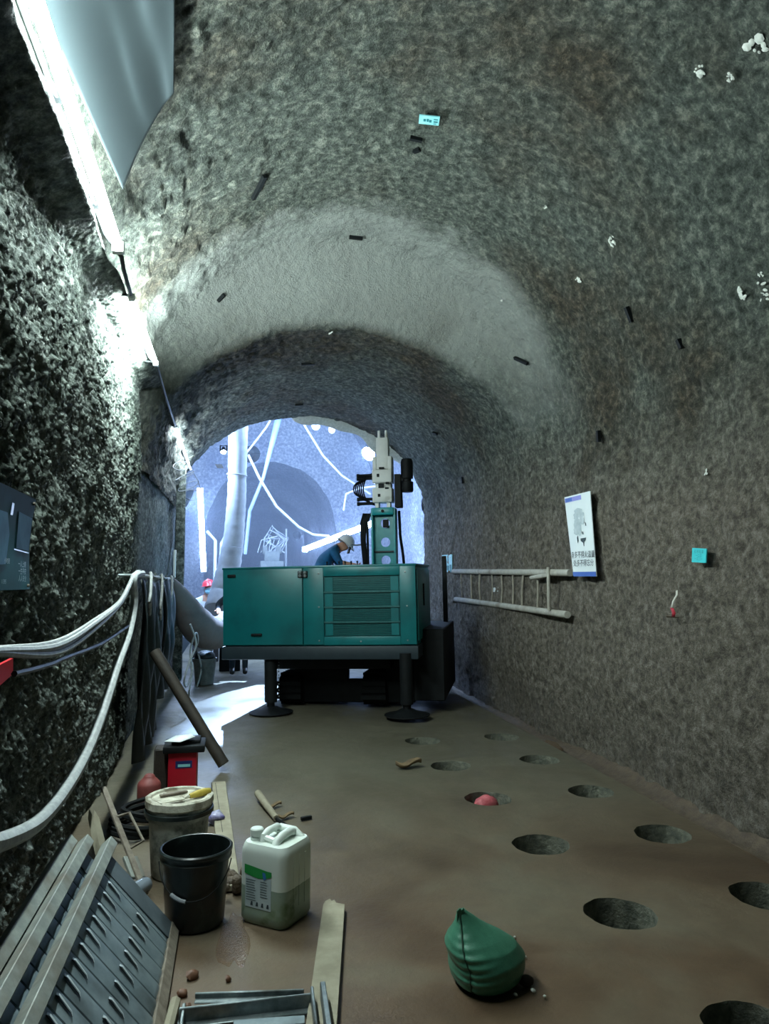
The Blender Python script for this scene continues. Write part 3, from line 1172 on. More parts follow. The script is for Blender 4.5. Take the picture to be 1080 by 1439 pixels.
def mast_plate(name, x0, x1, z0, z1, holes, y, th, mtl):
    vs = [Vector(p) for p in ((x0, z0), (x1, z0), (x1, z1), (x0, z1))]
    es = [(0, 1), (1, 2), (2, 3), (3, 0)]
    for hx, hz, r in holes:
        b0 = len(vs)
        vs += [Vector((hx + r * math.cos(2 * PI * k / 24), hz + r * math.sin(2 * PI * k / 24))) for k in range(24)]
        es += [(b0 + k, b0 + (k + 1) % 24) for k in range(24)]
    v, e, f, _, _, _ = geometry.delaunay_2d_cdt(vs, es, [], 1, 1e-6)
    f = [q for q in f if all(sum((v[i].x - hx) for i in q) ** 2 / 9 + sum((v[i].y - hz) for i in q) ** 2 / 9 > (r * .95) ** 2 for hx, hz, r in holes)]
    b = MB()
    b.add([(p.x, y, p.y) for p in v], f)
    o = b.build(name, mtl, rig, smooth=False)
    sm = o.modifiers.new('thickness', 'SOLIDIFY')
    sm.thickness = th
    sm.offset = 0
    return o


mast_plate('mast_web', MX - .15, MX + .15, .76, 2.47, [(MX + .01, 2.28, .066), (MX + .01, 2.02, .066), (MX + .01, 1.77, .066), (MX + .01, 1.35, .066)], MY + .02, .02, M['teal2'])
for s in (-1, 1):
    m = MB(.006, 1)
    m.box((MX + .155 * s, MY, 1.62), (.028, .20, 1.73))
    m.build('mast_flange', M['teal2'], rig)
m = MB(.008, 2)
m.box((MX, MY - .06, 2.44), (.30, .12, .10))
tb = m.build('mast_cross_plate', M['teal2'], rig)
m = MB()
m.lathe([(.022, 0), (.022, .012), (0, .012)], 10, (MX, MY - .12, 2.44), rot=(PI / 2, 0, 0))
m.build('pin', M['black'], tb)
for z in (1.90, 1.905):
    pass
m = MB(.004, 1)
m.box((MX, MY - .01, 1.89), (.28, .03, .022))
m.build('mast_rib', M['navy'], rig)
m = MB(.004, 1)
m.box((MX + .025, MY - .02, 2.275), (.075, .05, .11))
m.build('sensor_box', M['black'], rig)
# rotary head: white castings
WB = MB(.012, 2)
WB.box((MX, MY - .02, 2.66), (.27, .24, .20))
WB.box((MX, MY + .03, 2.78), (.22, .16, .10))
WB.box((MX, MY - .02, 2.92), (.27, .24, .18))
WB.box((MX, MY + .03, 3.02), (.24, .16, .06))
head = WB.build('rotary_head', M['white'], rig)
m = MB(.008, 2)
m.box((MX - .105, MY, 3.10), (.055, .20, .20))
m.box((MX + .105, MY, 3.10), (.055, .20, .20))
m.box((MX, MY + .06, 3.10), (.16, .08, .20))
m.build('head_yoke', M['white'], rig)
m = MB(.008, 2)
m.box((MX + .005, MY - .03, 3.24), (.165, .14, .44))
m.build('feed_beam', M['white'], rig)
for s in (-1, 1):
    m = MB(.006, 1)
    m.box((MX + .005 + .05 * s, MY - .03, 3.51), (.035, .05, .12))
    m.build('fork_prong', M['white'], rig)
for s in (-1, 1):
    m = MB(.004, 1)
    m.box((MX + .08 * s, MY - .04, 2.525), (.05, .12, .07))
    m.build('head_bracket', M['white'], rig)
for x, z, wx, wz in ((-.05, 2.93, .035, .045), (-.04, 2.655, .035, .04), (-.01, 2.785, .075, .06), (.075, 2.82, .045, .03), (.07, 2.75, .05, .025), (0, 3.03, .07, .025)):
    m = MB(.003, 1)
    m.box((MX + x, MY - .135, z), (wx, .03, wz))
    m.build('head_fitting', M['black'], head)
# motor on the right, drag chain
m = MB()
m.lathe([(.0, 0), (.075, 0), (.085, .02), (.085, .14), (.06, .15), (.06, .18), (.085, .19), (.085, .42), (.07, .46), (0, .46)], 18, (MX + .33, MY, 2.70))
m.build('hydraulic_motor', M['black'], rig)
m = MB(.006, 1)
m.box((MX + .205, MY + .02, 2.72), (.09, .16, .46))
m.box((MX + .24, MY, 2.88), (.10, .10, .06))
m.box((MX + .21, MY, 2.55), (.10, .10, .10))
m.build('motor_bracket', M['black'], rig)
for z in (2.95, 2.91, 2.62, 2.56):
    m = MB()
    m.tube([(MX - .13, MY - .02, z), (MX - .33, MY - .02, z), (MX - .34, MY - .02, z), (MX - .37, MY - .02, z)], [.022, .022, .029, .029], 10)
    m.build('clamp_cylinder', M['black'], rig)
for k in range(6):
    m = MB()
    r = .11 + .025 * k
    m.tube([(MX - .36 + .04 * k + .10 * math.sin(a) * (-1) * (1 + .15 * k) + .05, MY - .06 + .01 * k, 2.76 + r * .95 * math.cos(a)) for a in [PI * i / 12 for i in range(13)]], .011, 6)
    m.build('hydraulic_hose', M['rubber'], rig)
for k in range(5):
    m = MB()
    x = MX - .23 - .025 * k
    m.tube([(x + .05, MY - .03, 2.42), (x, MY - .05 + .02 * k, 2.30), (x - .02 * math.sin(k), MY - .04, 2.05), (x + .01 * k, MY - .03, 1.70), (x, MY, 1.3)], .017, 6)
    m.build('hydraulic_hose', M['rubber'], rig)
m = MB()
m.tube([(MX + .20, MY + .05, 2.45), (MX + .21, MY + .05, 2.1), (MX + .245, MY + .03, 1.85), (MX + .27, MY, 1.6)], .02, 7)
m.build('hydraulic_hose', M['rubber'], rig)
m = MB()
m.tube([(MX - .25, MY, 2.00), (MX - .40, MY, 1.99), (MX - .46, MY, 2.0)], .012, 6)
m.build('guide_rod', M['steel'], rig)


# ------------------------------------------------------------------ people
def figure(bones, mats, root, smooth=2):
    """bones: list of (name, parent name or None, position, radius, material index); one continuous skinned mesh"""
    names = [b[0] for b in bones]
    me = bpy.data.meshes.new('body')
    me.from_pydata([b[2] for b in bones], [(names.index(b[1]), i) for i, b in enumerate(bones) if b[1]], [])
    o = bpy.data.objects.new('body', me)
    link(o)
    sk = o.modifiers.new('skin', 'SKIN')
    sk.use_smooth_shade = True
    for i, b in enumerate(bones):
        r = b[3]
        sv = me.skin_vertices[0].data[i]
        sv.radius = r if isinstance(r, tuple) else (r, r)
        sv.use_root = (i == 0)
    ss = o.modifiers.new('sub', 'SUBSURF')
    ss.levels = ss.render_levels = smooth
    nm = bpy.data.meshes.new_from_object(o.evaluated_get(bpy.context.evaluated_depsgraph_get()))
    bpy.data.objects.remove(o)
    nm.materials.clear()
    for q in mats:
        nm.materials.append(q)
    segs = []
    for b in bones:
        p = Vector(b[2])
        q = Vector(bones[names.index(b[1])][2]) if b[1] else p
        segs.append((q, p, b[4]))
    for poly in nm.polygons:
        c = poly.center
        best = min(segs, key=lambda sg: (c - (sg[0] + (sg[1] - sg[0]) * max(0, min(1, (c - sg[0]).dot(sg[1] - sg[0]) / max((sg[1] - sg[0]).length_squared, 1e-9))))).length)
        poly.material_index = best[2]
        poly.use_smooth = True
    inv = xf_of(root).inverted()
    nm.transform(inv)
    return mesh_part('body', nm, root)


def hand_bones(prefix, parent, wrist, direction, side, mi, curl=.3):
    """five tapering fingers on a palm"""
    d = Vector(direction).normalized()
    sd = (Vector(side) - d * Vector(side).dot(d)).normalized()
    n = d.cross(sd)
    w0 = Vector(wrist)
    out = [(prefix + 'palm', parent, w0 + d * .055, (.034, .022), mi)]
    for i, (off, ln) in enumerate(((-.03, .062), (-.010, .076), (.010, .080), (.03, .072))):
        b0 = w0 + d * .095 + sd * off
        out.append((prefix + 'f%da' % i, prefix + 'palm', b0, .010, mi))
        out.append((prefix + 'f%db' % i, prefix + 'f%da' % i, b0 + (d + n * curl).normalized() * ln * .55, .009, mi))
        out.append((prefix + 'f%dc' % i, prefix + 'f%db' % i, b0 + (d + n * curl).normalized() * ln * .55 + (d + n * curl * 3).normalized() * ln * .45, .007, mi))
    t0 = w0 + d * .045 + sd * .036
    out.append((prefix + 'ta', prefix + 'palm', t0, .011, mi))
    out.append((prefix + 'tb', prefix + 'ta', t0 + (d * .7 + sd * .7 + n * curl).normalized() * .045, .009, mi))
    return out


def helmet(root, c, r, tilt, mtl, name='hard_hat'):
    m = MB()
    R = Euler(tilt)
    prof = [(.001, 1.0), (.35, .95), (.62, .80), (.85, .52), (.97, .2), (1.0, 0.0), (1.16, -.04), (1.17, -.08), (.98, -.05)]
    m.lathe([(a * r, b * r * .95) for a, b in prof], 24, c, rot=tilt, rfun=lambda th, z: 1.08 if math.cos(th) > .3 and z < .05 * r else 1.0)
    m2 = m.build(name, mtl, root, world=True)
    rb = MB()
    Rm = R.to_matrix()
    rb.tube([Vector(c) + Rm @ Vector((math.cos(a) * r * .93, 0, math.sin(a) * r * 1.0)) for a in [PI * .15 + PI * .7 * i / 8 for i in range(9)]], .012, 6)
    rb.build('ridge', mtl, m2, world=True)
    return m2


# worker bending over the rig, facing right
D0 = .73
w1 = thing('person', 'person in teal-blue workwear and white hard hat bending over behind the rig housing', 'person', (1.12, 10.95, D0))
HP = Vector((1.20, 10.95, 1.60))
b = [('hip', None, HP, (.15, .12), 1), ('belly', 'hip', (1.27, 10.94, 1.76), (.15, .12), 0), ('chest', 'belly', (1.40, 10.92, 1.92), (.16, .13), 0),
     ('neck', 'chest', (1.50, 10.91, 1.99), .06, 2), ('skull', 'neck', (1.565, 10.90, 2.01), (.085, .075), 2), ('crown', 'skull', (1.61, 10.90, 2.05), (.075, .065), 2),
     ('jaw', 'skull', (1.60, 10.90, 1.93), .05, 2)]
for s in (-1, 1):
    yy = 10.95 + .10 * s
    b += [('thigh%d' % s, 'hip', (1.20, yy, 1.55), .095, 1), ('knee%d' % s, 'thigh%d' % s, (1.24, yy, 1.16), .065, 1),
          ('ankle%d' % s, 'knee%d' % s, (1.15, yy, D0 + .10), .048, 1), ('toe%d' % s, 'ankle%d' % s, (1.30, yy, D0 + .05), .045, 3)]
    sy = 10.92 + .19 * s
    hx = 1.72 if s < 0 else 1.78
    b += [('sh%d' % s, 'chest', (1.40, sy, 1.93), .075, 0), ('el%d' % s, 'sh%d' % s, (1.50, sy - .03, 1.75 if s < 0 else 1.77), .052, 0),
          ('sl%d' % s, 'el%d' % s, (1.53, sy - .03, 1.745), .048, 0), ('wr%d' % s, 'sl%d' % s, (hx - .08, sy - .05, 1.735), .030, 2)]
    b += hand_bones('h%d' % s, 'wr%d' % s, (hx - .08, sy - .05, 1.735), (1, -.1, -.05), (0, s, .2), 2)
figure(b, [M['bluecloth'], M['trousers'], M['skin'], M['boot']], w1)
helmet(w1, Vector((1.60, 10.90, 2.045)), .135, (0, math.radians(38), 0), M['helmetw'])
m = MB()
m.box((1.655, 10.90, 1.945), (.02, .15, .10), (0, .3, 0))
m.build('face_shield', M['black'], w1, world=True)

# seated worker at the far left
w2 = thing('person', 'person in white workwear, red cap and pale mask sitting beyond the sagging brown duct', 'person', (-.48, 14.05, 0))
b = [('hip', None, (-.50, 14.1, .66), (.16, .12), 1), ('belly', 'hip', (-.50, 14.08, .84), (.15, .11), 0), ('chest', 'belly', (-.49, 14.05, 1.05), (.17, .115), 0),
     ('neck', 'chest', (-.48, 14.02, 1.20), .055, 2), ('skull', 'neck', (-.47, 13.99, 1.32), (.078, .088), 2), ('crown', 'skull', (-.47, 13.99, 1.40), (.07, .08), 2)]
for s in (-1, 1):
    xx = -.50 + .10 * s
    b += [('thigh%d' % s, 'hip', (xx, 13.95, .65), .085, 1), ('knee%d' % s, 'thigh%d' % s, (xx + .20, 13.66, .66), .066, 1),
          ('ankle%d' % s, 'knee%d' % s, (xx + .20, 13.62, .20), .046, 1), ('heel%d' % s, 'ankle%d' % s, (xx + .20, 13.60, .07), .045, 3), ('toe%d' % s, 'heel%d' % s, (xx + .24, 13.45, .05), .042, 3),
          ('sh%d' % s, 'chest', (-.49 + .18 * s, 14.04, 1.10), .068, 0), ('el%d' % s, 'sh%d' % s, (-.49 + .23 * s, 13.93, .86), .048, 0),
          ('wr%d' % s, 'el%d' % s, (-.40 + .10 * s, 13.74, .77), .032, 0)]
    b += hand_bones('h%d' % s, 'wr%d' % s, (-.40 + .10 * s, 13.74, .77), (.2, -1, -.2), (-s, 0, .2), 2)
figure(b, [M['whitecloth'], M['whitecloth'], M['skin'], M['boot']], w2)
helmet(w2, Vector((-.47, 13.99, 1.385)), .118, (math.radians(8), 0, math.radians(-90)), M['helmetr'])
m = MB()
m.sphere((-.465, 13.915, 1.285), .07, 14, 8, sc=(.95, .45, .8))
m.build('face_mask', M['mask'], w2, world=True)
st = MB(.01, 1)
st.box((-.50, 14.16, .275), (.46, .42, .54))
tag(st.build('wooden_crate', M['wetwood']), 'dark crate the seated person in the red cap sits on', 'crate')

# third worker, almost hidden behind the left edge of the housing
w3 = thing('person', 'person in dark workwear mostly hidden behind the left edge of the rig, one hand showing', 'person', (.05, 12.0, 0))
b = [('hip', None, (.08, 12.05, .92), (.15, .12), 1), ('belly', 'hip', (.09, 12.0, 1.05), (.14, .11), 0), ('chest', 'belly', (.10, 11.88, 1.22), (.165, .12), 0),
     ('neck', 'chest', (.12, 11.80, 1.34), .055, 2), ('skull', 'neck', (.13, 11.73, 1.43), (.08, .09), 2), ('crown', 'skull', (.13, 11.71, 1.51), (.07, .08), 2)]
for s in (-1, 1):
    xx = .08 + .10 * s
    b += [('thigh%d' % s, 'hip', (xx, 12.06, .86), .09, 1), ('knee%d' % s, 'thigh%d' % s, (xx, 12.0, .48), .062, 1), ('ankle%d' % s, 'knee%d' % s, (xx, 12.08, .10), .045, 1),
          ('toe%d' % s, 'ankle%d' % s, (xx, 11.94, .05), .043, 3)]
b += [('sh-1', 'chest', (-.08, 11.90, 1.25), .07, 0), ('el-1', 'sh-1', (-.25, 11.92, 1.12), .055, 0), ('wr-1', 'el-1', (-.24, 11.76, 1.04), .036, 0)]
b += hand_bones('h-1', 'wr-1', (-.24, 11.76, 1.04), (.15, -1, -.2), (-1, 0, .2), 2)
b += [('sh1', 'chest', (.28, 11.88, 1.25), .07, 0), ('el1', 'sh1', (.36, 11.86, 1.0), .05, 0), ('wr1', 'el1', (.32, 11.68, .95), .034, 0)]
b += hand_bones('h1', 'wr1', (.32, 11.68, .95), (0, -1, -.1), (1, 0, .2), 2)
figure(b, [M['trousers'], M['trousers'], M['skin'], M['boot']], w3)
helmet(w3, Vector((.13, 11.72, 1.50)), .115, (math.radians(20), 0, math.radians(-90)), M['helmetw'])

# ------------------------------------------------------------------ far chamber contents
def ring_tube(pts, r, n=18, wob=.03, freq=9.0, mi=0):
    """fabric tube with slight wrinkles"""
    P = []
    for i in range(len(pts) - 1):
        a, b = Vector(pts[i]), Vector(pts[i + 1])
        k = max(2, int((b - a).length / .06))
        P += [a.lerp(b, j / k) for j in range(k)]
    P.append(Vector(pts[-1]))
    rs = [(r if not isinstance(r, list) else np.interp(i / len(P), np.linspace(0, 1, len(r)), r)) * (1 + wob * math.sin(freq * i) + wob * .7 * math.sin(2.3 * freq * i + 1)) for i in range(len(P))]
    m = MB()
    m.tube(P, [float(x) for x in rs], n, mi)
    return m


m = ring_tube([(0.02, 13.0, 5.6), (.015, 13.0, 4.0), (.01, 13.0, 2.9), (-.03, 13.0, 2.2), (-.10, 13.0, 1.7), (-.22, 12.9, 1.25), (-.30, 12.6, .98)], [.165, .165, .17, .16, .17, .20, .20])
t = thing('ventilation_duct', 'tall pale fabric ventilation duct standing just beyond the arch lip, left of the rig', 'duct', (0, 13, 0))
m.build('duct_sleeve', M['duct'], t, world=True)
for z in (2.05, 1.95, 1.72, 3.3):
    r_ = MB()
    r_.lathe([(.176, -.012), (.186, 0), (.176, .012)], 20, (np.interp(z, [1.7, 2.2, 2.9], [-.10, -.03, .01]), 13.0, z), rot=(0, .1, 0))
    r_.build('duct_band', M['whcable'], t, world=True)
# brown hose sagging from the left wall
m = ring_tube([(-.84, 10.1, 1.50), (-.78, 10.2, 1.41), (-.69, 10.4, 1.22), (-.57, 10.6, .98), (-.43, 10.8, .80), (-.28, 11.0, .74), (-.14, 11.2, .80), (.02, 11.5, .95)], [.07, .14, .20, .24, .24, .22, .20, .19], wob=.012)
tag(m.build('sagging_duct', M['browncloth']), 'brown fabric duct sagging from the left wall rack down behind the rig', 'duct')

m = ring_tube([(-.24, 12.2, .55), (-.34, 12.35, .62), (-.44, 12.4, .55), (-.52, 12.45, .36)], [.10, .19, .20, .10], wob=.03)
tag(m.build('white_sack', M['bag']), 'crumpled white sack piled beneath the sagging brown duct', 'sack')
t = thing('bucket', 'grey bucket with a dark bag in its mouth below the sagging brown duct', 'bucket', (-.41, 11.25, 0))
m = MB()
m.lathe([(0, 0), (.13, 0), (.165, .36), (.175, .37), (.16, .37), (.12, .03), (0, .03)], 24)
m.build('pail', M['basket'], t)
m = MB()
m.sphere((0, 0, .40), .15, 14, 8, sc=(1, 1, .55))
m.build('bag', M['darkcloth'], t)
m = MB(.01, 1)
m.box((-.06, 12.75, .30), (.34, .30, .6))
tag(m.build('dark_drum_box', M['black']), 'dark box on the bright floor beneath the ventilation duct', 'box')
# cables of the chamber
for lab, pts, r in (('white cable running from the arch crown down to the right wall of the far chamber', [(1.0, 14.6, 5.1), (1.35, 14.8, 4.55), (1.75, 15.2, 4.05), (2.2, 15.6, 3.7), (2.9, 16.0, 3.35)], .022),
                    ('white cable falling from left to right across the mouth of the far tunnel', [(.22, 14.8, 3.95), (.45, 14.9, 3.5), (.80, 15.0, 2.95), (1.25, 15.1, 2.55), (1.55, 15.2, 2.40), (1.9, 15.3, 2.38)], .026),
                    ('thin pale cable slanting up from the duct to the arch crown', [(.85, 14.5, 5.0), (.55, 14.5, 4.45), (.30, 14.5, 4.10), (.15, 14.5, 3.9)], .018)):
    m = MB()
    m.tube(pts, r, 7)
    tag(m.build('hanging_cable', M['whcable']), lab, 'cable')
m = ring_tube([(1.05, 15.6, 5.6), (.82, 15.6, 4.75), (.55, 15.6, 3.6), (.28, 15.6, 2.9), (.2, 15.6, 2.0)], [.09, .07, .035, .035, .035], wob=.02)
tag(m.build('slanting_hose', M['bluehose']), 'pale fabric hose slanting down behind the tall duct from the arch crown', 'hose')
for lab, pts in (('thin white pipe standing on the left of the far tunnel mouth', [(-.42, 16.2, 0), (-.42, 16.2, 2.3), (-.60, 16.2, 2.5)]),
                 ('second thin white pipe standing left of the far tunnel mouth', [(-.30, 16.4, 0), (-.30, 16.4, 2.25), (-.12, 16.4, 2.6)]),
                 ('thin upright pole in the mouth of the far tunnel', [(1.28, 19.2, 0), (1.28, 19.2, 2.75)])):
    m = MB()
    m.tube(pts, .035 if 'pole' not in lab else .025, 8)
    tag(m.build('upright_pipe', M['whcable']), lab, 'pipe')
m = MB()
m.tube([(2.25, 15.6, 2.95), (2.30, 15.6, 3.3), (2.6, 15.5, 3.42), (3.2, 15.4, 3.5)], .02, 7)
tag(m.build('bent_conduit', M['whcable']), 'bent white conduit on the right wall of the far chamber', 'conduit')
m = MB()
for k, (x, z) in enumerate(((.98, 5.02), (1.1, 4.85), (1.55, 4.9), (1.7, 4.72), (1.62, 4.6), (1.9, 4.75), (1.35, 4.95), (2.0, 4.6))):
    m.sphere((x, 15.0 + .1 * k, z + .1), .07, 9, 6, sc=(.9 + .5 * random.random(), .4, 1.3))
o = m.build('hanging_scraps', M['whcloth'] if 'whcloth' in M else M['whitecloth'])
tag(o, 'white torn plastic scraps hanging from the roof of the far chamber', 'plastic scraps')
# white pump with hoses in the far tunnel mouth
t = thing('grout_pump', 'white jagged pump with a tangle of hoses in the mouth of the far tunnel', 'pump', (.86, 18.0, 0))
m = MB(.02, 2)
m.box((0, 0, .95), (.55, .5, 1.9))
m.box((0, 0, 2.0), (.36, .3, .26))
m.box((-.16, 0, 2.16), (.12, .2, .2))
m.box((.16, 0, 2.16), (.12, .2, .2))
m.build('pump_body', M['basket'], t)
for k in range(7):
    m = MB()
    a = random.uniform(-1, 1)
    m.tube([(.25 * a, 0, 2.1), (.35 * a + .1, .1, 2.45), (.20 * math.sin(3 * k), .05, 2.75 - .05 * k), (.3 * math.cos(2 * k), 0, 2.4), (.35 * math.sin(k), 0, 2.1)], .012, 5)
    m.build('hose', M['whcable'], t)
# white torn strip along the right of the lip
u = np.linspace(.16, .54, 40)
rows = []
for k, (ins, yy) in enumerate(((-.02, LIP_Y - .06), (.02, LIP_Y - .05), (.10, LIP_Y - .02), (.17, LIP_Y + .05))):
    th = PI * u
    wv = ins * (1 + .35 * np.sin(23 * u + 2) + .2 * np.sin(51 * u)) * np.sin(PI * (u - .16) / .38) ** .5
    rows.append(np.stack([1.10 + (2.0 - wv) * np.cos(th), np.full(40, yy), 2.6 + (1.57 - wv) * np.sin(th)], -1))
o = grid_object('trim_3', np.array(rows), M['chalk'])
struct(o)

# work lamps of the far chamber
def lamp(label, loc, aim, wd, hh, mtl=None):
    """round floodlight: dished black housing closed at the back, glowing face, yoke"""
    t = thing('work_lamp', label, 'lamp', loc)
    d = (Vector(aim) - Vector(loc)).normalized()
    q = d.to_track_quat('Z', 'Y').to_euler()
    r = (wd + hh) / 4
    m = MB()
    m.lathe([(0, -.10), (r * .5, -.10), (r * 1.02, -.02), (r * 1.10, .03), (r * 1.04, .03), (r, .0)], 20, loc, rot=q)
    m.build('lamp_case', M['black'], t, world=True)
    m = MB()
    m.lathe([(r, .0), (0, .002)], 20, loc, rot=q)
    m.build('lamp_face', mtl or M['lamp'], t, world=True)
    m = MB()
    x = q.to_matrix() @ Vector((1, 0, 0))
    m.tube([Vector(loc) + x * r * 1.12, Vector(loc) + x * r * 1.2 - d * .15, Vector(loc) - x * r * 1.2 - d * .15, Vector(loc) - x * r * 1.12], .012, 6)
    m.build('yoke', M['black'], t, world=True)
    return t


lamp('unseen floodlight added above the arch lip turned into the far chamber', (1.1, 12.6, 5.2), (1.0, 20.5, 4.0), .7, .7, M['added_flood'])  # this and the next two are added fill, out of view behind the lip
lamp('unseen floodlight added left behind the arch lip turned into the far chamber', (-1.05, 12.6, 3.6), (1.6, 20.0, 3.4), .5, .5, M['added_flood'])
lamp('unseen floodlight added right behind the arch lip turned into the far chamber', (3.45, 12.6, 2.8), (1.6, 18.0, 2.4), .5, .5, M['added_flood'])
lamp('bright work lamp high on the right of the far chamber', (2.72, 15.2, 4.12), (.3, 12.5, 2.0), .34, .26)
lamp('bright work lamp on the left side of the far chamber behind the arch lip', (-.95, 14.6, 3.0), (1.8, 15.5, 1.6), .40, .5)
led_strip('glaring light strip slanting along the right side of the far chamber behind the worker', at_y(428, 772, 16.4), at_y(527, 734, 14.0), M['lampstrip'], .055)
led_strip('glaring light strip down the left wall of the far chamber past the arch lip', at_y(281, 690, 14.5), at_y(286, 800, 15.2), M['lampstrip'], .05)
lamp('bright work lamp hung behind the top of the pale duct', (.28, 15.0, 4.0), (1.0, 18.0, 4.2), .35, .3)
lamp('small added lamp tinting the depth of the far tunnel blue', (2.2, 27.0, 3.0), (.4, 30.0, 2.0), .3, .3)  # put in to give the tunnel interior its flat blue light
small_lamp = lamp('small work lamp just beyond the arch lip, above the bright floor patch', (-.22, 12.42, 3.62), (-.2, 9.0, 0), .10, .08)
LB = Vector((-.22, 12.33, 3.52))
spot('work_lamp_beam', LB, (-.14, 9.96, 0), 11000, 43, FAR_COL, .03, .08)
m = MB()
bp_ = [LB + (Vector(q) - LB) * .055 for q in ((-.40, 5.0, 0), (-.05, 13.1, 0), (-1.9, 13.1, 0), (-2.4, 5.0, 0))]
nb_ = (bp_[1] - bp_[0]).cross(bp_[2] - bp_[0]).normalized() * .003
m.add(bp_ + [p + nb_ for p in bp_], [(0, 1, 2, 3), (7, 6, 5, 4), (0, 4, 5, 1), (1, 5, 6, 2), (2, 6, 7, 3), (3, 7, 4, 0)])
m.build('added_light_flap', M['black'], small_lamp, world=True)  # plate added to keep the beam off the left strip of floor

# bluish haze of dust and mist hanging in the far chamber and tunnel
hm = bpy.data.materials.new('blue_haze')
hm.use_nodes = True
nt = hm.node_tree
nt.nodes.remove(nt.nodes['Principled BSDF'])
vs_ = nt.nodes.new('ShaderNodeVolumeScatter')
vs_.inputs['Color'].default_value = (.62, .74, 1, 1)
vs_.inputs['Density'].default_value = .040
vs_.inputs['Anisotropy'].default_value = .25
nt.links.new(vs_.outputs[0], nt.nodes['Material Output'].inputs['Volume'])
m = MB()
m.box((1.2, 23.7, 3.1), (6.2, 20.6, 6.6))
hz = m.build('haze', hm, smooth=False)
hz['kind'] = 'stuff'
tag(hz, 'bluish haze filling the far chamber and the tunnel beyond the arch', 'haze')

# ------------------------------------------------------------------ right wall things
RX = 3.10
t = thing('ladder', 'dusty two-rail ladder fixed lengthwise along the right wall beside the blue and white poster', 'ladder', (RX, 8.3, 1.4))
A0, A1 = at_x(637, 803, RX - .03), at_x(801, 805, RX - .03)
B0, B1 = at_x(640, 842, RX - .03), at_x(797, 864, RX - .03)
m = MB()
m.tube([A0, A1], .034, 12)
m.build('rail', M['ladder'], t, world=True)
m = MB()
m.tube([B0, B1], .034, 12)
m.build('rail', M['ladder'], t, world=True)
for px, lean, r in ((647, 2, .008), (661.5, 1, .012), (674, 1, .012), (690.7, 0, .008), (704, 0, .010), (720, .5, .012), (735.5, -2, .013), (755, 0, .012)):
    m = MB()
    p, q = at_x(px, 803, RX - .03), at_x(px + lean, 842 + (px - 640) * .14, RX - .03)
    m.tube([p, (p + q) / 2 + Vector((.01 * random.uniform(-1, 1), .03 * random.uniform(-1, 1), 0)), q], r, 7)
    m.build('rung', M['rungpaint'], t, world=True)
m = MB()
m.tube([at_x(770, 797, RX - .07), at_x(771, 858, RX - .07)], .018, 8)
m.tube([at_x(746, 812, RX - .06), at_x(771, 808, RX - .06)], .022, 8)
m.build('holding_bar', M['ladder'], t, world=True)
m = MB()
for px, py in ((634, 803), (640, 846), (790, 866), (768, 802)):
    p = at_x(px, py, RX)
    m.tube([p + Vector((-.05, 0, 0)), p + Vector((.12, 0, 0))], .014, 7)
m.build('wall_pin', M['rust'], t, world=True)


def card(name, label, cat, corners, mtl, th=.006, bend=0.0, n=8, parent=None):
    """thin card from four corners: top-left, top-right, bottom-right, bottom-left"""
    a, b, c, d = [Vector(p) for p in corners]
    nrm = (b - a).cross(d - a).normalized()
    m = MB()
    vs, fs = [], []
    for side in (0, 1):
        for j in range(n + 1):
            for i in range(n + 1):
                u, v = i / n, j / n
                p = a.lerp(b, u).lerp(d.lerp(c, u), v)
                vs.append(p + nrm * (th * (side - .5) + bend * math.sin(PI * v) * (.4 + .6 * u)))
    k = (n + 1) ** 2
    for j in range(n):
        for i in range(n):
            q = (j * (n + 1) + i, j * (n + 1) + i + 1, (j + 1) * (n + 1) + i + 1, (j + 1) * (n + 1) + i)
            fs.append(q)
            fs.append(tuple(k + x for x in reversed(q)))
    edge = [i for i in range(n + 1)] + [(j * (n + 1) + n) for j in range(1, n + 1)] + [n * (n + 1) + i for i in range(n - 1, -1, -1)] + [j * (n + 1) for j in range(n - 1, 0, -1)]
    for i in range(len(edge)):
        p, q = edge[i], edge[(i + 1) % len(edge)]
        fs.append((p, q, k + q, k + p))
    m.add(vs, fs)
    o = m.build(name, mtl, parent, world=parent is not None, ang=30)
    if label:
        tag(o, label, cat)
    return o, nrm


# poster
c0, c1, c2, c3 = at_x(793, 699, RX - .03), at_x(829, 690, RX - .05), at_x(838, 810, RX - .04), at_x(806, 810, RX - .04)
po = thing('safety_poster', 'tall white safety poster with blue foot strip on the right wall above the ladder', 'poster', (c0 + c2) / 2)
sheet_o, nrm = card('poster_sheet', None, None, (c0, c1, c2, c3), M['poster'], .006, .0, 6, po)
inw = Vector((-1, 0, 0))
sg = 1 if nrm.dot(inw) > 0 else -1


def on_poster(u, v, lift=.005):
    return c0.lerp(c1, u).lerp(c3.lerp(c2, u), v) + nrm * sg * lift


def patch(u0, u1, v0, v1, mtl, name, par, slope=0, lift=.006):
    m = MB()
    q = [on_poster(u0, v0 + slope, lift), on_poster(u1, v0, lift), on_poster(u1, v1, lift), on_poster(u0, v1 + slope, lift)]
    q2 = [p - nrm * sg * .002 for p in q]
    m.add(q + q2, [(0, 1, 2, 3), (7, 6, 5, 4), (0, 4, 5, 1), (1, 5, 6, 2), (2, 6, 7, 3), (3, 7, 4, 0)])
    return m.build(name, mtl, par, world=True, smooth=False)


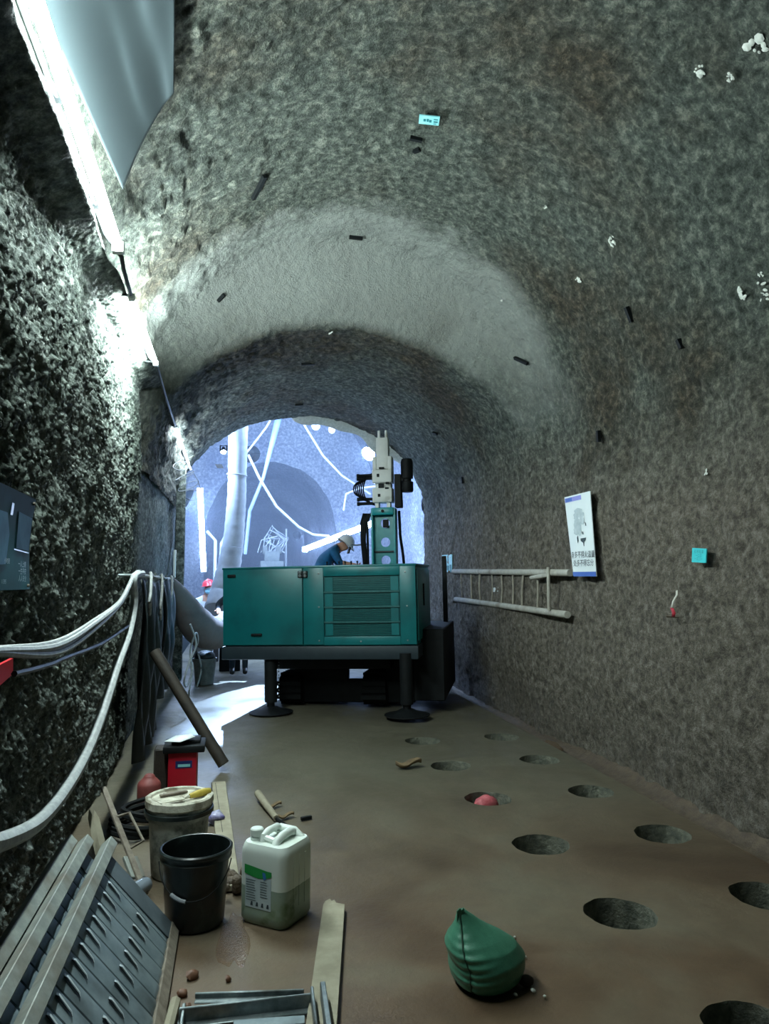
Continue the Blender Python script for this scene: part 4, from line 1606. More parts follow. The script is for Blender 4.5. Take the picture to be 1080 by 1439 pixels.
patch(0, 1, .945, 1.0, M['posterblue'], 'foot_strip', po)
patch(.02, .66, .02, .075, M['posterviolet'], 'head_strip', po)
patch(.05, .30, .025, .07, M['posterblue'], 'emblem', po, lift=.008)
fg = MB()
for (x, y, rx, ry) in ((.50, .22, .16, .05), (.40, .27, .10, .05), (.60, .26, .12, .04), (.42, .36, .11, .08), (.36, .45, .12, .05), (.48, .42, .08, .10), (.62, .33, .09, .05), (.33, .40, .06, .07)):
    n = 12
    cpt = [on_poster(x + rx * math.cos(2 * PI * k / n) * (1 + .2 * math.sin(3 * k)), y + ry * math.sin(2 * PI * k / n), .0065) for k in range(n)]
    fg.add(cpt, [tuple(range(n))])
fg.build('printed_figure', M['figgrey'], po, world=True, smooth=False)
fg = MB()
for poly in ([(.50, .545), (.72, .54), (.70, .57), (.63, .59), (.63, .64), (.60, .64), (.59, .60), (.50, .575)], [(.35, .53), (.40, .50), (.41, .57), (.36, .60)], [(.58, .47), (.62, .46), (.63, .49), (.59, .50)], [(.73, .36), (.76, .36), (.77, .40), (.74, .40)]):
    fg.add([on_poster(x, y, .007) for x, y in poly], [tuple(range(len(poly)))])
fg.build('printed_shadow', M['ink'], po, world=True, smooth=False)
ex, ey = (c2 - c3), (c0 - c3)
for v, s in ((.745, '身多不得火温量'), (.845, '处多不得忘分')):
    text_mesh(s, .066, M['ink'], po, ex, ey - ex * (ey.dot(ex) / ex.length_squared), on_poster(.52, v), 'lettering', lift=.003)

# cyan tag on the right wall
p = [at_x(*q, RX - .02) for q in ((973, 770), (993, 771), (992, 791), (972, 790))]
o, nrm2 = card('cyan_tag', None, None, p, M['cyan'], .008, 0, 4)
tag(o, 'small bright cyan tag on the right wall, right of the poster', 'tag')
ext, eyt = p[1] - p[0], p[0] - p[3]
sg2 = Vector((-1, 0, 0))
for v, s, sz in ((.25, '孔号孔深', .026), (.52, '一二三', .022), (.75, '一三二一', .022)):
    text_mesh(s, sz, M['cyanink'], o, ext, eyt, p[0].lerp(p[3], v) + ext * .5 + sg2 * .005, 'lettering', lift=.002)
# pale card near the rig
p = [at_x(*q, RX - .02) for q in ((621, 780), (635, 779), (635, 803), (622, 805))]
o, _ = card('pale_card', None, None, p, M['cyanlight'], .008, 0, 4)
tag(o, 'pale blue-green card on the right wall at the far end of the ladder', 'tag')
ext, eyt = p[1] - p[0], p[0] - p[3]
m = MB()
for u_, v_, w_, h_ in ((.25, .3, .2, .3), (.55, .2, .12, .2), (.45, .6, .25, .25), (.75, .55, .15, .4)):
    q = p[0] + ext * u_ - eyt * v_ + Vector((-.006, 0, 0))
    m.add([q, q + ext * w_, q + ext * w_ - eyt * h_, q - eyt * h_], [(0, 1, 2, 3)])
m.build('printed_marks', M['cyanink'], o, world=False, smooth=False)
# white scraps by the ladder
for lab, q in (('small white label on the right wall between the ladder rails', ((692, 826), (700, 825), (700, 831), (693, 832))),
               ('tiny upright white slip on the right wall near the far end of the ladder', ((657, 830), (660, 831), (660, 841), (657, 841)))):
    p = [at_x(*k, RX - .01) for k in q]
    card('white_label', lab, 'label', p, M['poster'], .006, 0, 2)
# red and white ribbon
t = thing('marking_tape', 'twisted strip of white and red tape hanging on the right wall below the cyan tag', 'tape', at_x(945, 848, RX))
pts = [at_x(*q, RX - .05 + dx) for q, dx in (((949, 830), .03), ((949, 836), .0), ((944, 845), -.02), ((942, 854), -.01))]
m = MB()
wv = Vector((0, -.036, 0))
vs = []
for q in pts:
    vs += [q, q + wv + Vector((-.01, 0, .004))]
m.add(vs, [(2 * i, 2 * i + 1, 2 * i + 3, 2 * i + 2) for i in range(3)])
o = m.build('white_length', M['ribbon'], t, world=True)
o.modifiers.new('thickness', 'SOLIDIFY').thickness = .003
pts = [at_x(*q, RX - .06 + dx) for q, dx in (((941, 854), 0), ((944, 861), -.01), ((943, 867), .01))]
m = MB()
vs = []
for q in pts:
    vs += [q, q + wv * 1.1]
m.add(vs, [(2 * i, 2 * i + 1, 2 * i + 3, 2 * i + 2) for i in range(2)])
o = m.build('red_length', M['ribbonred'], t, world=True)
o.modifiers.new('thickness', 'SOLIDIFY').thickness = .003
m = MB()
q = at_x(949, 866, RX)
m.tube([q + Vector((-.06, .03, 0)), q + Vector((.10, -.01, -.01))], .010, 6)
m.build('nail', M['rust'], t, world=True)

# tag on the arch
hit = vault_hit(602, 168, .04)
cx, a, b_ = vault_params(np.float64(hit.y))
nn = Vector((-(hit.x - cx) / a ** 2, 0, -(hit.z - 2.6) / b_ ** 2)).normalized()


def on_vault_plane(px, py, lift=0.03):
    d = ray(px, py)
    o = Vector((0, 0, EYE))
    p0 = hit + nn * lift
    return o + d * ((p0 - o).dot(nn) / d.dot(nn))


p = [on_vault_plane(*q) for q in ((589, 161), (618, 164), (616, 176), (588, 173))]
o, _ = card('cyan_tag', None, None, p, M['cyanlight'], .008, 0, 4)
tag(o, 'small pale cyan tag stuck high on the arch', 'tag')
ext, eyt = p[1] - p[0], p[0] - p[3]
m = MB()
for u_, v_, w_, h_ in ((.72, .25, .2, .12), (.72, .5, .2, .18), (.72, .78, .14, .1), (.22, .35, .12, .3), (.38, .3, .10, .35), (.5, .4, .12, .3)):
    q = p[0] + ext * u_ - eyt * v_ + nn * .006
    m.add([q, q + ext * w_, q + ext * w_ - eyt * h_, q - eyt * h_], [(0, 1, 2, 3)])
m.build('printed_marks', M['cyanink'], o, smooth=False)


# white plaster splashes and dark anchor stubs on the arch and the right wall
def surface(px, py, lift):
    h = vault_hit(px, py, 0)
    cx, a, b = vault_params(np.float64(h.y))
    n = Vector((-(h.x - cx) / a ** 2, 0, -(h.z - 2.6) / b ** 2)).normalized() if h.z > 2.6 else Vector((-1, 0, 0))
    return h + n * lift, n


for px, py, s, el in ((987, 96, .035, 1), (1027, 105, .028, .7), (1066, 66, .05, 1), (862, 337, .055, .5), (815, 392, .035, .8), (768, 289, .02, .6), (1047, 412, .03, 1.6), (1075, 408, .03, 2.2), (706, 420, .018, 1.2),
                      (464, 466, .05, .3), (1072, 385, .02, 1), (995, 663, .02, 1)):
    h, n = surface(px, py, .008)
    q = n.to_track_quat('Z', 'Y').to_matrix()
    m = MB()
    for k in range(9):
        off = q @ Vector((random.uniform(-1, 1) * s * .9, random.uniform(-1, 1) * s * .9 * el, .012))
        m.sphere(h + off, s * random.uniform(.2, .55), 7, 4, sc=(random.uniform(.5, 1.2), el * random.uniform(.5, 1.2), .3), rot=(q @ Euler((0, 0, random.random() * 3)).to_matrix()).to_euler())
    m.build('plaster_splash', M['chalk'], ceiling if h.z > 2.6 else wall_right, world=True)
for px, py, ln, dx, dz in ((361, 259, .30, 1, .25), (500, 330, .13, .0, 1), (432, 508, .16, 0, 1), (585, 190, .09, .0, 1), (586, 206, .06, 1, .6), (888, 440, .12, -.1, 1), (845, 613, .10, -.1, 1), (960, 482, .07, .3, 1), (652, 674, .09, -.5, 1), (613, 607, .10, .7, .3),
                           (420, 566, .12, .2, 1), (308, 415, .1, .8, .6), (735, 505, .22, .9, .5)):
    h, n = surface(px, py, .0)
    ev = Vector((0, 1, 0)).cross(n).normalized()
    dirv = (ev * dz + Vector((0, 1, 0)) * dx * .8).normalized()
    m = MB()
    m.bar(h - dirv * ln / 2 + n * .03, h + dirv * ln / 2 + n * .03, .03, .03, n)
    m.build('anchor_stub', M['black'], ceiling if h.z > 2.6 else wall_right, world=True)

# ------------------------------------------------------------------ left wall things
LX = -.79
t = thing('notice_board', 'glossy teal notice board on the left wall, cut by the photo edge', 'notice board', (LX, 3.0, 1.72))
tl, tr, br, bl = Vector((LX, 2.45, 1.915)), at_x(49, 702, LX), at_x(40, 828, LX), Vector((LX, 2.5, 1.545))
o, nb = card('board_sheet', None, None, (tl, tr, br, bl), M['board'], .01, .012, 8, t)
sgb = 1 if nb.x > 0 else -1


def on_board(u, v, lift=.022):
    p = tl.lerp(tr, u).lerp(bl.lerp(br, u), v)
    return p + nb * (sgb * lift + .012 * math.sin(PI * v) * (.4 + .6 * u))


for name, poly, mk in (('picture_panel', [(.70, .20), (.97, .22), (.96, .58), (.70, .58)], 'boardpic'), ('picture_panel', [(.1, .25), (.50, .25), (.56, .45), (.50, .75), (.1, .78)], 'boardpic'),
                       ('printed_mark', [(.56, .14), (.60, .14), (.59, .26), (.55, .26)], 'boardtext'), ('ruled_line', [(.66, .585), (.97, .60), (.97, .612), (.66, .597)], 'boardtext')):
    m = MB()
    m.add([on_board(u, v, .008) for u, v in poly], [tuple(range(len(poly)))])
    m.build(name, M[mk], t, world=True, smooth=False)
exb = (tr - tl).normalized()
eyb = (tl - bl).normalized()
eyb = (eyb - exb * eyb.dot(exb)).normalized()
for u, v, s, sz in ((.82, .74, '一人上岗', .026), (.82, .815, '一生平安', .026), (.82, .89, '人人安全', .026), (.52, .72, '小时安', .022), (.45, .92, '11395', .022)):
    text_mesh(s, sz, M['boardtext'], t, exb, eyb, on_board(u, v, .008), 'lettering', lift=.001)
for u, v in ((.955, .06), (.94, .96)):
    m = MB()
    m.lathe([(.006, 0), (.006, .006), (0, .009)], 8, on_board(u, v, .006), rot=(0, PI / 2, 0))
    m.build('nail', M['rust'], t, world=True)
p = [Vector((LX, 2.7, 1.285)), at_x(16, 925, LX), at_x(16, 947, LX), Vector((LX, 2.7, 1.205))]
o, _ = card('red_sign', None, None, p, M['signred'], .012, 0, 3)
tag(o, 'small bright red sign on the left wall below the teal board, at the photo edge', 'sign')


def smooth_path(pts, k=6):
    pts = [Vector(p) for p in pts]
    P = []
    for i in range(len(pts) - 1):
        p0, p1, p2, p3 = pts[max(i - 1, 0)], pts[i], pts[i + 1], pts[min(i + 2, len(pts) - 1)]
        for j in range(k):
            t_ = j / k
            P.append(.5 * ((2 * p1) + (p2 - p0) * t_ + (2 * p0 - 5 * p1 + 4 * p2 - p3) * t_ ** 2 + (3 * p1 - p0 - 3 * p2 + p3) * t_ ** 3))
    P.append(pts[-1])
    return P


CXW = -.745
base = [(-40, 917), (0, 915), (80, 910), (130, 880), (170, 845), (190, 806), (202, 806)]
for k in range(4):
    pts = [at_x(x, y + (k - 1.5) * 3.2 * math.sin(PI * min(1, max(0, (x + 40) / 240))) * (1.6 if 60 < x < 160 else .9), CXW + .012 * (k % 2)) for x, y in base]
    m = MB()
    m.tube(smooth_path(pts), .014, 7)
    tag(m.build('slung_cable', M['cable']), ('topmost of the four pale cables slung along the left wall to the hook', 'second from the top of the four pale cables slung to the hook', 'third from the top of the four pale cables slung to the hook', 'lowest of the four pale cables slung along the left wall to the hook')[k], 'cable', 'pale cables slung to the hook')
m = MB()
m.tube(smooth_path([at_x(x, y, CXW + .01) for x, y in ((20, 947), (45, 941), (72, 933), (90, 925), (125, 912), (150, 900), (185, 876))]), .011, 6)
tag(m.build('thin_cable', M['blkcable']), 'thin dark cable on the left wall just under the pale bundle', 'cable')
m = MB()
pp = [(200, 806), (188, 812), (189, 845), (181, 890), (165, 935), (140, 1012), (110, 1080), (62, 1148), (0, 1184), (-60, 1190)]
P = smooth_path([at_x(x, y, CXW + .02) for x, y in pp], 8)
m.tube(P, [.026 + .006 * i / len(P) for i in range(len(P))], 9)
tag(m.build('thick_cable', M['cable']), 'single thick dusty cable drooping from the hook along the left wall', 'cable')

# rack with hooks, dark tarpaulin and cable coils
t = thing('cable_rack', 'steel rod rack on the left wall carrying cables and dark tarpaulin', 'rack', at_x(190, 808, LX))
a0, a1 = at_x(193, 808, -.74), at_x(262, 812, -.76)
a1 = Vector((-.76, 9.6, 1.53))
m = MB()
m.tube([a0, a1], .016, 8)
m.build('rod', M['rail'], t, world=True)
for f in (0.02, .35, .68, .98):
    p = a0.lerp(a1, f)
    m = MB()
    m.tube([p + Vector((-.16, 0, 0)), p, p + Vector((.02, 0, .04))], .012, 7)
    m.build('hook', M['steel'], t, world=True)


def drape(name, label, y0, y1, x, ztop, zbot, mtl, folds=5, amp=.07, bulge=.10):
    nu, nv = 40, 34
    P = np.zeros((nv, nu, 3))
    for j in range(nv):
        v = j / (nv - 1)
        for i in range(nu):
            u = i / (nu - 1)
            f = amp * math.sin(folds * 2 * PI * u + 1.3 * math.sin(4 * v)) * (.3 + .7 * v) + .02 * math.sin(13 * u + 7 * v)
            P[j, i] = (x + bulge * math.sin(PI * min(v * 1.2, 1)) + f, y0 + (y1 - y0) * (u + .10 * v * (u - .5)), ztop + .05 * math.cos(2 * PI * u * 2) * (1 - v) - (ztop - zbot) * v)
    o = grid_object(name, P, mtl)
    o.modifiers.new('thickness', 'SOLIDIFY').thickness = .006
    return tag(o, label, 'tarpaulin')


drape('tarpaulin', 'black tarpaulin hanging in folds from the rack to the floor, nearer one', 6.5, 7.9, -.775, 1.50, .06, M['darkcloth'], 5, .045, .03)
drape('tarpaulin', 'black tarpaulin hanging behind the first, next to the sagging brown duct', 8.15, 9.3, -.775, 1.50, .30, M['darkcloth'], 4, .045, .05)
for k, f in enumerate((.22, .52, .88)):
    m = MB()
    c = a0.lerp(a1, f) + Vector((-.02, 0, .0))
    cpts = []
    for q in range(3):
        h = .32 - .05 * q + .08 * (k % 2)
        cpts += ([c + Vector((.02 * q, .12 + .05 * q, -.02)), c + Vector((.03, .06, .03)), c + Vector((.05, -.05, .0)), c + Vector((.06, -.16, -.14)), c + Vector((.05, -.10 - .04 * q, -h)), c + Vector((.03, .06, -h * .9)), c + Vector((.02, .12, -.08))])
    m.tube(smooth_path(cpts, 4), .013, 6)
    tag(m.build('cable_coil', M['cable']), ('pale cable coil hung on the rack nearest the thick drooping cable', 'pale cable coil hung on the middle of the rack', 'pale cable coil hung at the far end of the rack above the brown duct')[k], 'cable coil')
tp = []
for k in range(5):
    c = at_x(266 + 3 * k, 930 + 10 * k, -.52)
    q = [c + Vector((.05 * math.sin(k), 0, .45)), c + Vector((.07 * math.cos(2 * k), .1, .2)), c + Vector((.08 * math.sin(3 * k), 0, 0)), c + Vector((-.05, -.1, -.20))]
    tp += q if k % 2 == 0 else q[::-1]
m = MB()
m.tube(smooth_path(tp, 5), .012, 6)
tag(m.build('cable_tangle', M['cable']), 'tangle of pale cable ends dangling under the rack beside the sagging duct', 'cable')

# leaning pole
pt, pb = at_x(217, 915, -.66), floor_at(314, 1082)
m = MB()
m.tube([pb + Vector((0, 0, .045)), (pb + pt) / 2 + Vector((0, 0, .02)), pt], .048, 12)
t = m.build('timber_pole', M['wetwood'])
tag(t, 'dark round timber pole leaning against the left wall above the red bin', 'pole')

# pale strip and post beyond the left wall
m = MB(.004, 1)
p = at_x(242, 790, -.80)
m.box(p + Vector((.03, 0, -.02)), (.03, .05, .36), (0, 0, 0))
tag(m.build('pale_strip', M['poster']), 'short upright pale strip on the left wall above the cable rack', 'strip')
m = MB(.02, 2)
m.box((-.80, 11.3, 1.70), (.13, .16, 3.3))
struct(m.build('trim_4', M['walll']))

# ------------------------------------------------------------------ foreground: slotted steel panels
PU = Vector((-.32, 0, .37))
PL = PU.length
PU.normalize()
PV = Vector((0, -1, 0))
PN = Vector((.37, 0, .32)).normalized()


def steel_panel(label, org, slots=True):
    t = thing('slotted_panel', label, 'steel panel', org)
    O = Vector(org)
    nrow, pitch = 18, .107
    y0 = -.17 + .17
    # pressed plate: corrugated along its length, one shallow groove per row
    m = MB()
    vs, fs = [], []
    prof = [(0.0, 0.0), (.155, 0.0)]
    ystart = .232
    for k in range(nrow):
        b0 = ystart + pitch * k - pitch * .5
        prof += [(b0, .0), (b0 + .006, -.012), (b0 + .014, -.012), (b0 + .020, .004), (b0 + pitch * .5, .009)]
    prof.append((ystart + pitch * (nrow - .5), 0))
    n = len(prof)
    for uu in (.02, .06, .92 * PL, .98 * PL):
        for (yy, hh) in prof:
            k = 0 if uu in (.02, .98 * PL) else 1
            vs.append(PU * uu + PV * yy + PN * (.012 + hh * k))
    for r in range(3):
        fs += [(r * n + i, r * n + i + 1, (r + 1) * n + i + 1, (r + 1) * n + i) for i in range(n - 1)]
    m.add(vs, fs)
    pl = m.build('plate', M['plate'], t, smooth=True, ang=20)
    pl.modifiers.new('thickness', 'SOLIDIFY').thickness = .003
    m = MB(.003, 1)
    L_ = ystart + pitch * nrow
    m.box(PU * .015 + PV * (L_ / 2 - .02) + PN * .012, (.05, L_, .024), Matrix((PU, Vector((0, 1, 0)), PN)).transposed())
    m.build('floor_rail', M['rust'], t)
    m = MB(.003, 1)
    m.box(PU * (PL - .008) + PV * (L_ / 2 - .03) + PN * .030, (.045, L_ + .03, .055), Matrix((PU, Vector((0, 1, 0)), PN)).transposed())
    m.build('top_rail', M['rail'], t)
    m = MB(.002, 1)
    m.box(PU * (PL * .5) + PV * .075 + PN * .016, (PL - .06, .15, .005), Matrix((PU, Vector((0, 1, 0)), PN)).transposed())
    m.build('end_plate', M['darkplate'], t)
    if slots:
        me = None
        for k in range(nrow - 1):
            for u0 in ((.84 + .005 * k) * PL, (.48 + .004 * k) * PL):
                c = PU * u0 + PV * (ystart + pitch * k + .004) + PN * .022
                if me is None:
                    # stamped teardrop: raised round head, tapering hooded lip with painted highlight, opening painted black below it
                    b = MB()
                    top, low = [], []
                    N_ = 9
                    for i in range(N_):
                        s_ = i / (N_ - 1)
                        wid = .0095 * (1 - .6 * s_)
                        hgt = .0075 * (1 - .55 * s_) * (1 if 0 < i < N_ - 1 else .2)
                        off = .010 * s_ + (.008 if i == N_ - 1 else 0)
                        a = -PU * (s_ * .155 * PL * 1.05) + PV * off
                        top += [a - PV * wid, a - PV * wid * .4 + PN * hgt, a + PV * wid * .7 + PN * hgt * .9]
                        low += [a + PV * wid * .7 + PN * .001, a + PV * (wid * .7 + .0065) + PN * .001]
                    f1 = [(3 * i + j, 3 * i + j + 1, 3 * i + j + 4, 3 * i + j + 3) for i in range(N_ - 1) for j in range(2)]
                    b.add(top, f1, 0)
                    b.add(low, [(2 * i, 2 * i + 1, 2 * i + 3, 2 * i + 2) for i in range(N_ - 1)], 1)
                    o = b.build('slot', [M['highlightlip'], M['black']], t)
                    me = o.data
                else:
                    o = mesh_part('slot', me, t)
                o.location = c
    return t


steel_panel('slotted steel walkway panel leaning on the left wall, its slotted face in full view', (-.24, 3.57, .006))
steel_panel('second steel walkway panel leaning behind the slotted one, only its top rail showing', (-.345, 3.60, .012), False)
steel_panel('third steel panel leaning hard against the left wall, only a thin edge showing', (-.415, 3.60, .016), False)

# ------------------------------------------------------------------ jerrycan
J = thing('jerrycan', 'milky white plastic jerrycan with green label, half full of cloudy liquid', 'jerrycan', (.215, 3.65, 0), math.radians(-39))
JW, JD, JH = .262, .245, .375


def can_section(z):
    """half sizes and corner radius of the can at height z"""
    k = 1.0
    if z < .02:
        k = .93 + .07 * z / .02
    if z > .31:
        k = 1 - .75 * ((z - .31) / .065) ** 2 * .30
    return JW / 2 * k, JD / 2 * k


def rrect(hx, hy, r, n=5):
    pts = []
    for cx, cy, a0 in ((hx - r, hy - r, 0), (-hx + r, hy - r, PI / 2), (-hx + r, -hy + r, PI), (hx - r, -hy + r, 3 * PI / 2)):
        for k in range(n + 1):
            a = a0 + PI / 2 * k / n
            pts.append((cx + r * math.cos(a), cy + r * math.sin(a)))
    return pts


def can_body(z0, z1, mi, m, bot=False, top=False):
    zs = sorted({z0, z1} | {z for z in (0, .008, .02, .05, .10, .20, .28, .31, .325, .34, .352, .360) if z0 < z < z1})
    rings = []
    for z in zs:
        hx, hy = can_section(z)
        rings.append([(x, y, z) for x, y in rrect(hx, hy, .045)])
    n = len(rings[0])
    vs = [p for r_ in rings for p in r_]
    fs = [(i * n + k, i * n + (k + 1) % n, (i + 1) * n + (k + 1) % n, (i + 1) * n + k) for i in range(len(rings) - 1) for k in range(n)]
    if bot:
        fs.append(tuple(range(n - 1, -1, -1)))
    if top:
        fs.append(tuple(range((len(rings) - 1) * n, len(rings) * n)))
    m.add(vs, fs, mi)


m = MB()
LIQ = .165
can_body(0, LIQ, 1, m, bot=True)
can_body(LIQ, .352, 0, m, top=True)
body = m.build('can_body', [M['jerry'], M['jerryliq']], J, ang=50)
m = MB()
# side ribs
for x in (-.045, 0, .045):
    for z0, z1, mi in ((.075, LIQ, 1), (LIQ, .30, 0)):
        m.box((JW / 2 - .0018, x, (z0 + z1) / 2), (.008, .012, z1 - z0), None, mi)
        m.box((x, JD / 2 - .0018, (z0 + z1) / 2), (.012, .008, z1 - z0), None, mi)
m.build('rib', [M['jerry'], M['jerryliq']], body)['kind'] = 'stuff'
m = MB()
m.tube([(-.035, .075, .340), (-.035, .07, .372), (-.035, .05, .386), (-.035, -.02, .386), (-.035, -.055, .374), (-.035, -.065, .338)], .017, 10)
m.tube([(.045, .09, .335), (.045, .085, .365), (.045, .04, .378), (.045, -.02, .376), (.045, -.06, .362), (.045, -.075, .335)], .020, 10)
m.tube([(-.09, .085, .335), (-.035, .08, .372), (.045, .08, .370), (.09, .085, .335)], .020, 10)
m.tube([(-.035, -.055, .366), (.045, -.06, .358)], .015, 8)
m.build('carry_handle', M['jerry'], J)
m = MB()
m.lathe([(.030, .335), (.030, .365), (.026, .367), (.026, .372), (.031, .373), (.031, .40), (.026, .405), (0, .405)], 20, (-.075, -.055, 0))
m.build('cap', M['jerry'], J)
yb = -JD / 2 - .0015


def on_can(x, z, lift=0):
    return Vector((x, yb - lift, z))


m = MB()
m.add([on_can(-.085, .075), on_can(.060, .075), on_can(.060, .215), on_can(-.085, .215)], [(0, 1, 2, 3)])
lab = m.build('label', M['paper'], J, smooth=False)
m = MB()
top = [(-.09, .262), (-.05, .258), (0, .252), (.035, .248), (.062, .247)]
bot = [(.062, .226), (.03, .213), (-.01, .208), (-.045, .212), (-.09, .222)]
m.add([on_can(x, z, .001) for x, z in top + bot], [tuple(range(10))])
m.build('green_band', M['green'], lab, smooth=False)
m = MB()
m.add([on_can(x, z, .002) for x, z in ((.012, .24), (.028, .238), (.034, .215), (.020, .205), (.014, .222))], [tuple(range(5))])
m.build('blue_splash', M['inkblue'], lab, smooth=False)
m = MB()
for k in range(9):
    z = .197 - .011 * k
    m.add([on_can(-.080, z, .001), on_can(-.080 + random.uniform(.04, .062), z, .001), on_can(-.03, z - .003, .001), on_can(-.080, z - .003, .001)], [(0, 1, 2, 3)])
    if k < 7:
        m.add([on_can(.0, z, .001), on_can(.0 + random.uniform(.03, .05), z, .001), on_can(.035, z - .003, .001), on_can(.0, z - .003, .001)], [(0, 1, 2, 3)])
for k in range(4):
    x = -.055 + .03 * k
    m.add([on_can(x, .085, .001), on_can(x + .014, .085, .001), on_can(x + .012, .103, .001), on_can(x + .004, .103, .001)], [(0, 1, 2, 3)])
m.build('print_lines', M['ink'], lab, smooth=False)['kind'] = 'stuff'

# ------------------------------------------------------------------ buckets
B1 = thing('bucket', 'open black plastic bucket with thin wire handle, in front of the lidded bucket', 'bucket', (-.155, 3.665, 0))
m = MB()
m.lathe([(0, .004), (.120, .004), (.125, 0), (.132, .01), (.150, .285), (.150, .288), (.161, .290), (.163, .298), (.158, .304), (.158, .318), (.166, .322), (.167, .334), (.160, .340), (.154, .338), (.150, .30), (.132, .03), (0, .02)], 48)
m.build('pail', M['bucket'], B1)
m = MB()
arcp = []
for k in range(19):
    a = PI + .10 + (PI - .35) * k / 18
    dz = .285 - .135 * math.sin(PI * k / 18) ** .8
    rr = .150 - .020 * (.285 - dz) / .285 + .012
    arcp.append((rr * math.cos(a) * 1.02, rr * math.sin(a) * 1.02, dz))
m.tube(arcp, .0028, 6)
hd = m.build('wire_handle', M['black'], B1)
m = MB()
m.tube(arcp[5:9], .009, 8)
m.build('grip', M['whcable'], hd)

B2 = thing('bucket', 'mud-splashed bucket with a crusted pale lid behind the open black bucket', 'bucket', (-.275, 4.27, 0))
m = MB()
m.lathe([(0, 0), (.135, 0), (.14, .01), (.158, .295), (.172, .298), (.174, .325), (.168, .335), (.172, .345), (.172, .365), (.165, .37), (0, .37)], 40)
m.build('pail', M['bucket2'], B2)
m = MB()
m.lathe([(0, .385), (.135, .385), (.145, .39), (.150, .402), (.168, .404), (.178, .396), (.180, .362), (.172, .352)], 44, rfun=lambda th, z: 1 + .012 * math.sin(7 * th) + .010 * math.sin(13 * th))
m.build('lid', M['lid'], B2)
m = MB()
m.lathe([(.176, .315), (.183, .318), (.183, .338), (.176, .342)], 40)
m.build('collar', M['bucket'], B2)
tr_ = thing('trowel', 'yellow-handled trowel lying on the crusted bucket lid', 'trowel', (-.20, 4.24, .392))
m = MB()
m.tube([(-.02, -.01, .012), (.02, .012, .016), (.06, .035, .018), (.085, .05, .018)], [.012, .019, .020, .016], 10)
m.build('grip', M['yellow'], tr_)
m = MB()
m.tube([(-.05, -.03, .008), (-.02, -.01, .012)], .007, 6)
m.bar((-.17, -.10, .012), (-.05, -.03, .010), .045, .004)
m.build('blade', M['lid'], tr_)
m = MB(.002, 1)
m.bar((-.38, 4.30, .395), (-.24, 4.36, .395), .025, .012)
m.bar((-.37, 4.29, .395), (-.36, 4.335, .395), .012, .010)
tag(m.build('scraper', M['rust']), 'muddy scraper lying at the back of the bucket lid', 'scraper')

# ------------------------------------------------------------------ red bin
RB = thing('bin', 'small red bin with black lid and blue label behind the lidded bucket', 'bin', (-.345, 5.68, 0))
m = MB(.012, 2)
m.box((0, 0, .165), (.20, .20, .33))
m.build('bin_body', M['red'], RB)
m = MB(.010, 2)
m.box((0.01, 0, .355), (.29, .28, .05))
m.box((0.02, .02, .39), (.20, .18, .03))
m.build('bin_lid', M['black'], RB)
m = MB()
m.box((0.01, -.1015, .245), (.115, .004, .05))
lb = m.build('label', mat('navy_label', '#1a2a66', rough=.5), RB)
m = MB()
m.box((0.012, -.1045, .238), (.085, .003, .018))
m.build('label_strip', M['cyanlight'], lb)
m = MB()
m.add([(-.47, 5.56, .412), (-.36, 5.54, .408), (-.26, 5.60, .43), (-.30, 5.68, .432), (-.40, 5.68, .425)], [(0, 1, 2, 3, 4)])
o = m.build('paper', M['poster'])
o.modifiers.new('thickness', 'SOLIDIFY').thickness = .004
tag(o, 'folded white paper lying on the black lid of the red bin', 'paper')
m = MB(.01, 1)
m.box((-.50, 5.74, .17), (.10, .16, .34))
tag(m.build('timber_offcut', M['wetwood']), 'upright dark timber offcut against the left side of the red bin', 'timber')
m = MB(.01, 1)
m.lathe([(0, 0), (.075, 0), (.08, .01), (.08, .15), (.05, .18), (.035, .19), (.035, .21), (0, .21)], 18, (-.56, 5.50, 0))
tag(m.build('canister', M['darkred']), 'faded red canister at the foot of the left wall beside the red bin', 'canister')

# planks and sticks
m = MB(.004, 1)
m.bar((-.095, 5.88, .018), (.0, 3.95, .018), .105, .030)
tag(m.build('board', M['wood']), 'long grey board lying flat behind the jerrycan along the left side', 'board')
m = MB()
m.tube([(-.12, 5.85, .02), (-.05, 4.75, .02)], .014, 7)
tag(m.build('dark_rod', M['wetwood']), 'dark rod lying along the left edge of the long grey board', 'rod')

m = MB()
n0, n1 = Vector((.49, 3.66, .022)), Vector((.30, 2.62, .022))
dv = (n1 - n0).normalized()
sv = Vector((-dv.y, dv.x, 0))
poly = [(-.050, 0.02), (-.042, -.02), (-.022, -.045), (-.012, -.02), (.0, -.035), (.01, .0), (.052, .015), (.058, 1.05), (-.050, 1.05)]
m.prism(poly, 0, .026, sv, dv, (0, 0, 1), n0 - Vector((0, 0, .018)))
tag(m.build('plank', M['wood']), 'broken-ended grey timber plank on the mud at the bottom, right of the metal frame', 'plank')

# metal frame at the bottom edge
fr = thing('metal_frame', 'grey steel angle frame lying at the bottom edge beside the plank', 'metal frame', (.08, 2.8, 0))
for a, b, hgt in (((-.17, 2.86, .035), (.30, 2.86, .035), .05), ((-.12, 2.985, .03), (.28, 2.93, .03), .02), ((.305, 2.88, .04), (.285, 2.35, .04), .07), ((-.155, 2.90, .03), (-.16, 2.35, .03), .05), ((-.16, 2.45, .03), (.29, 2.45, .03), .05)):
    m = MB(.003, 1)
    m.bar(a, b, .012, hgt)
    m.bar(Vector(a) - Vector((0, .015, hgt / 2)), Vector(b) - Vector((0, .015, hgt / 2)), .04, .006)
    m.build('frame_bar', M['steel'], fr, world=True)
m = MB(.002, 1)
m.bar((.02, 2.80, .012), (.27, 2.78, .012), .05, .012)
m.build('cross_strip', M['plate'], fr, world=True)
m = MB(.003, 1)
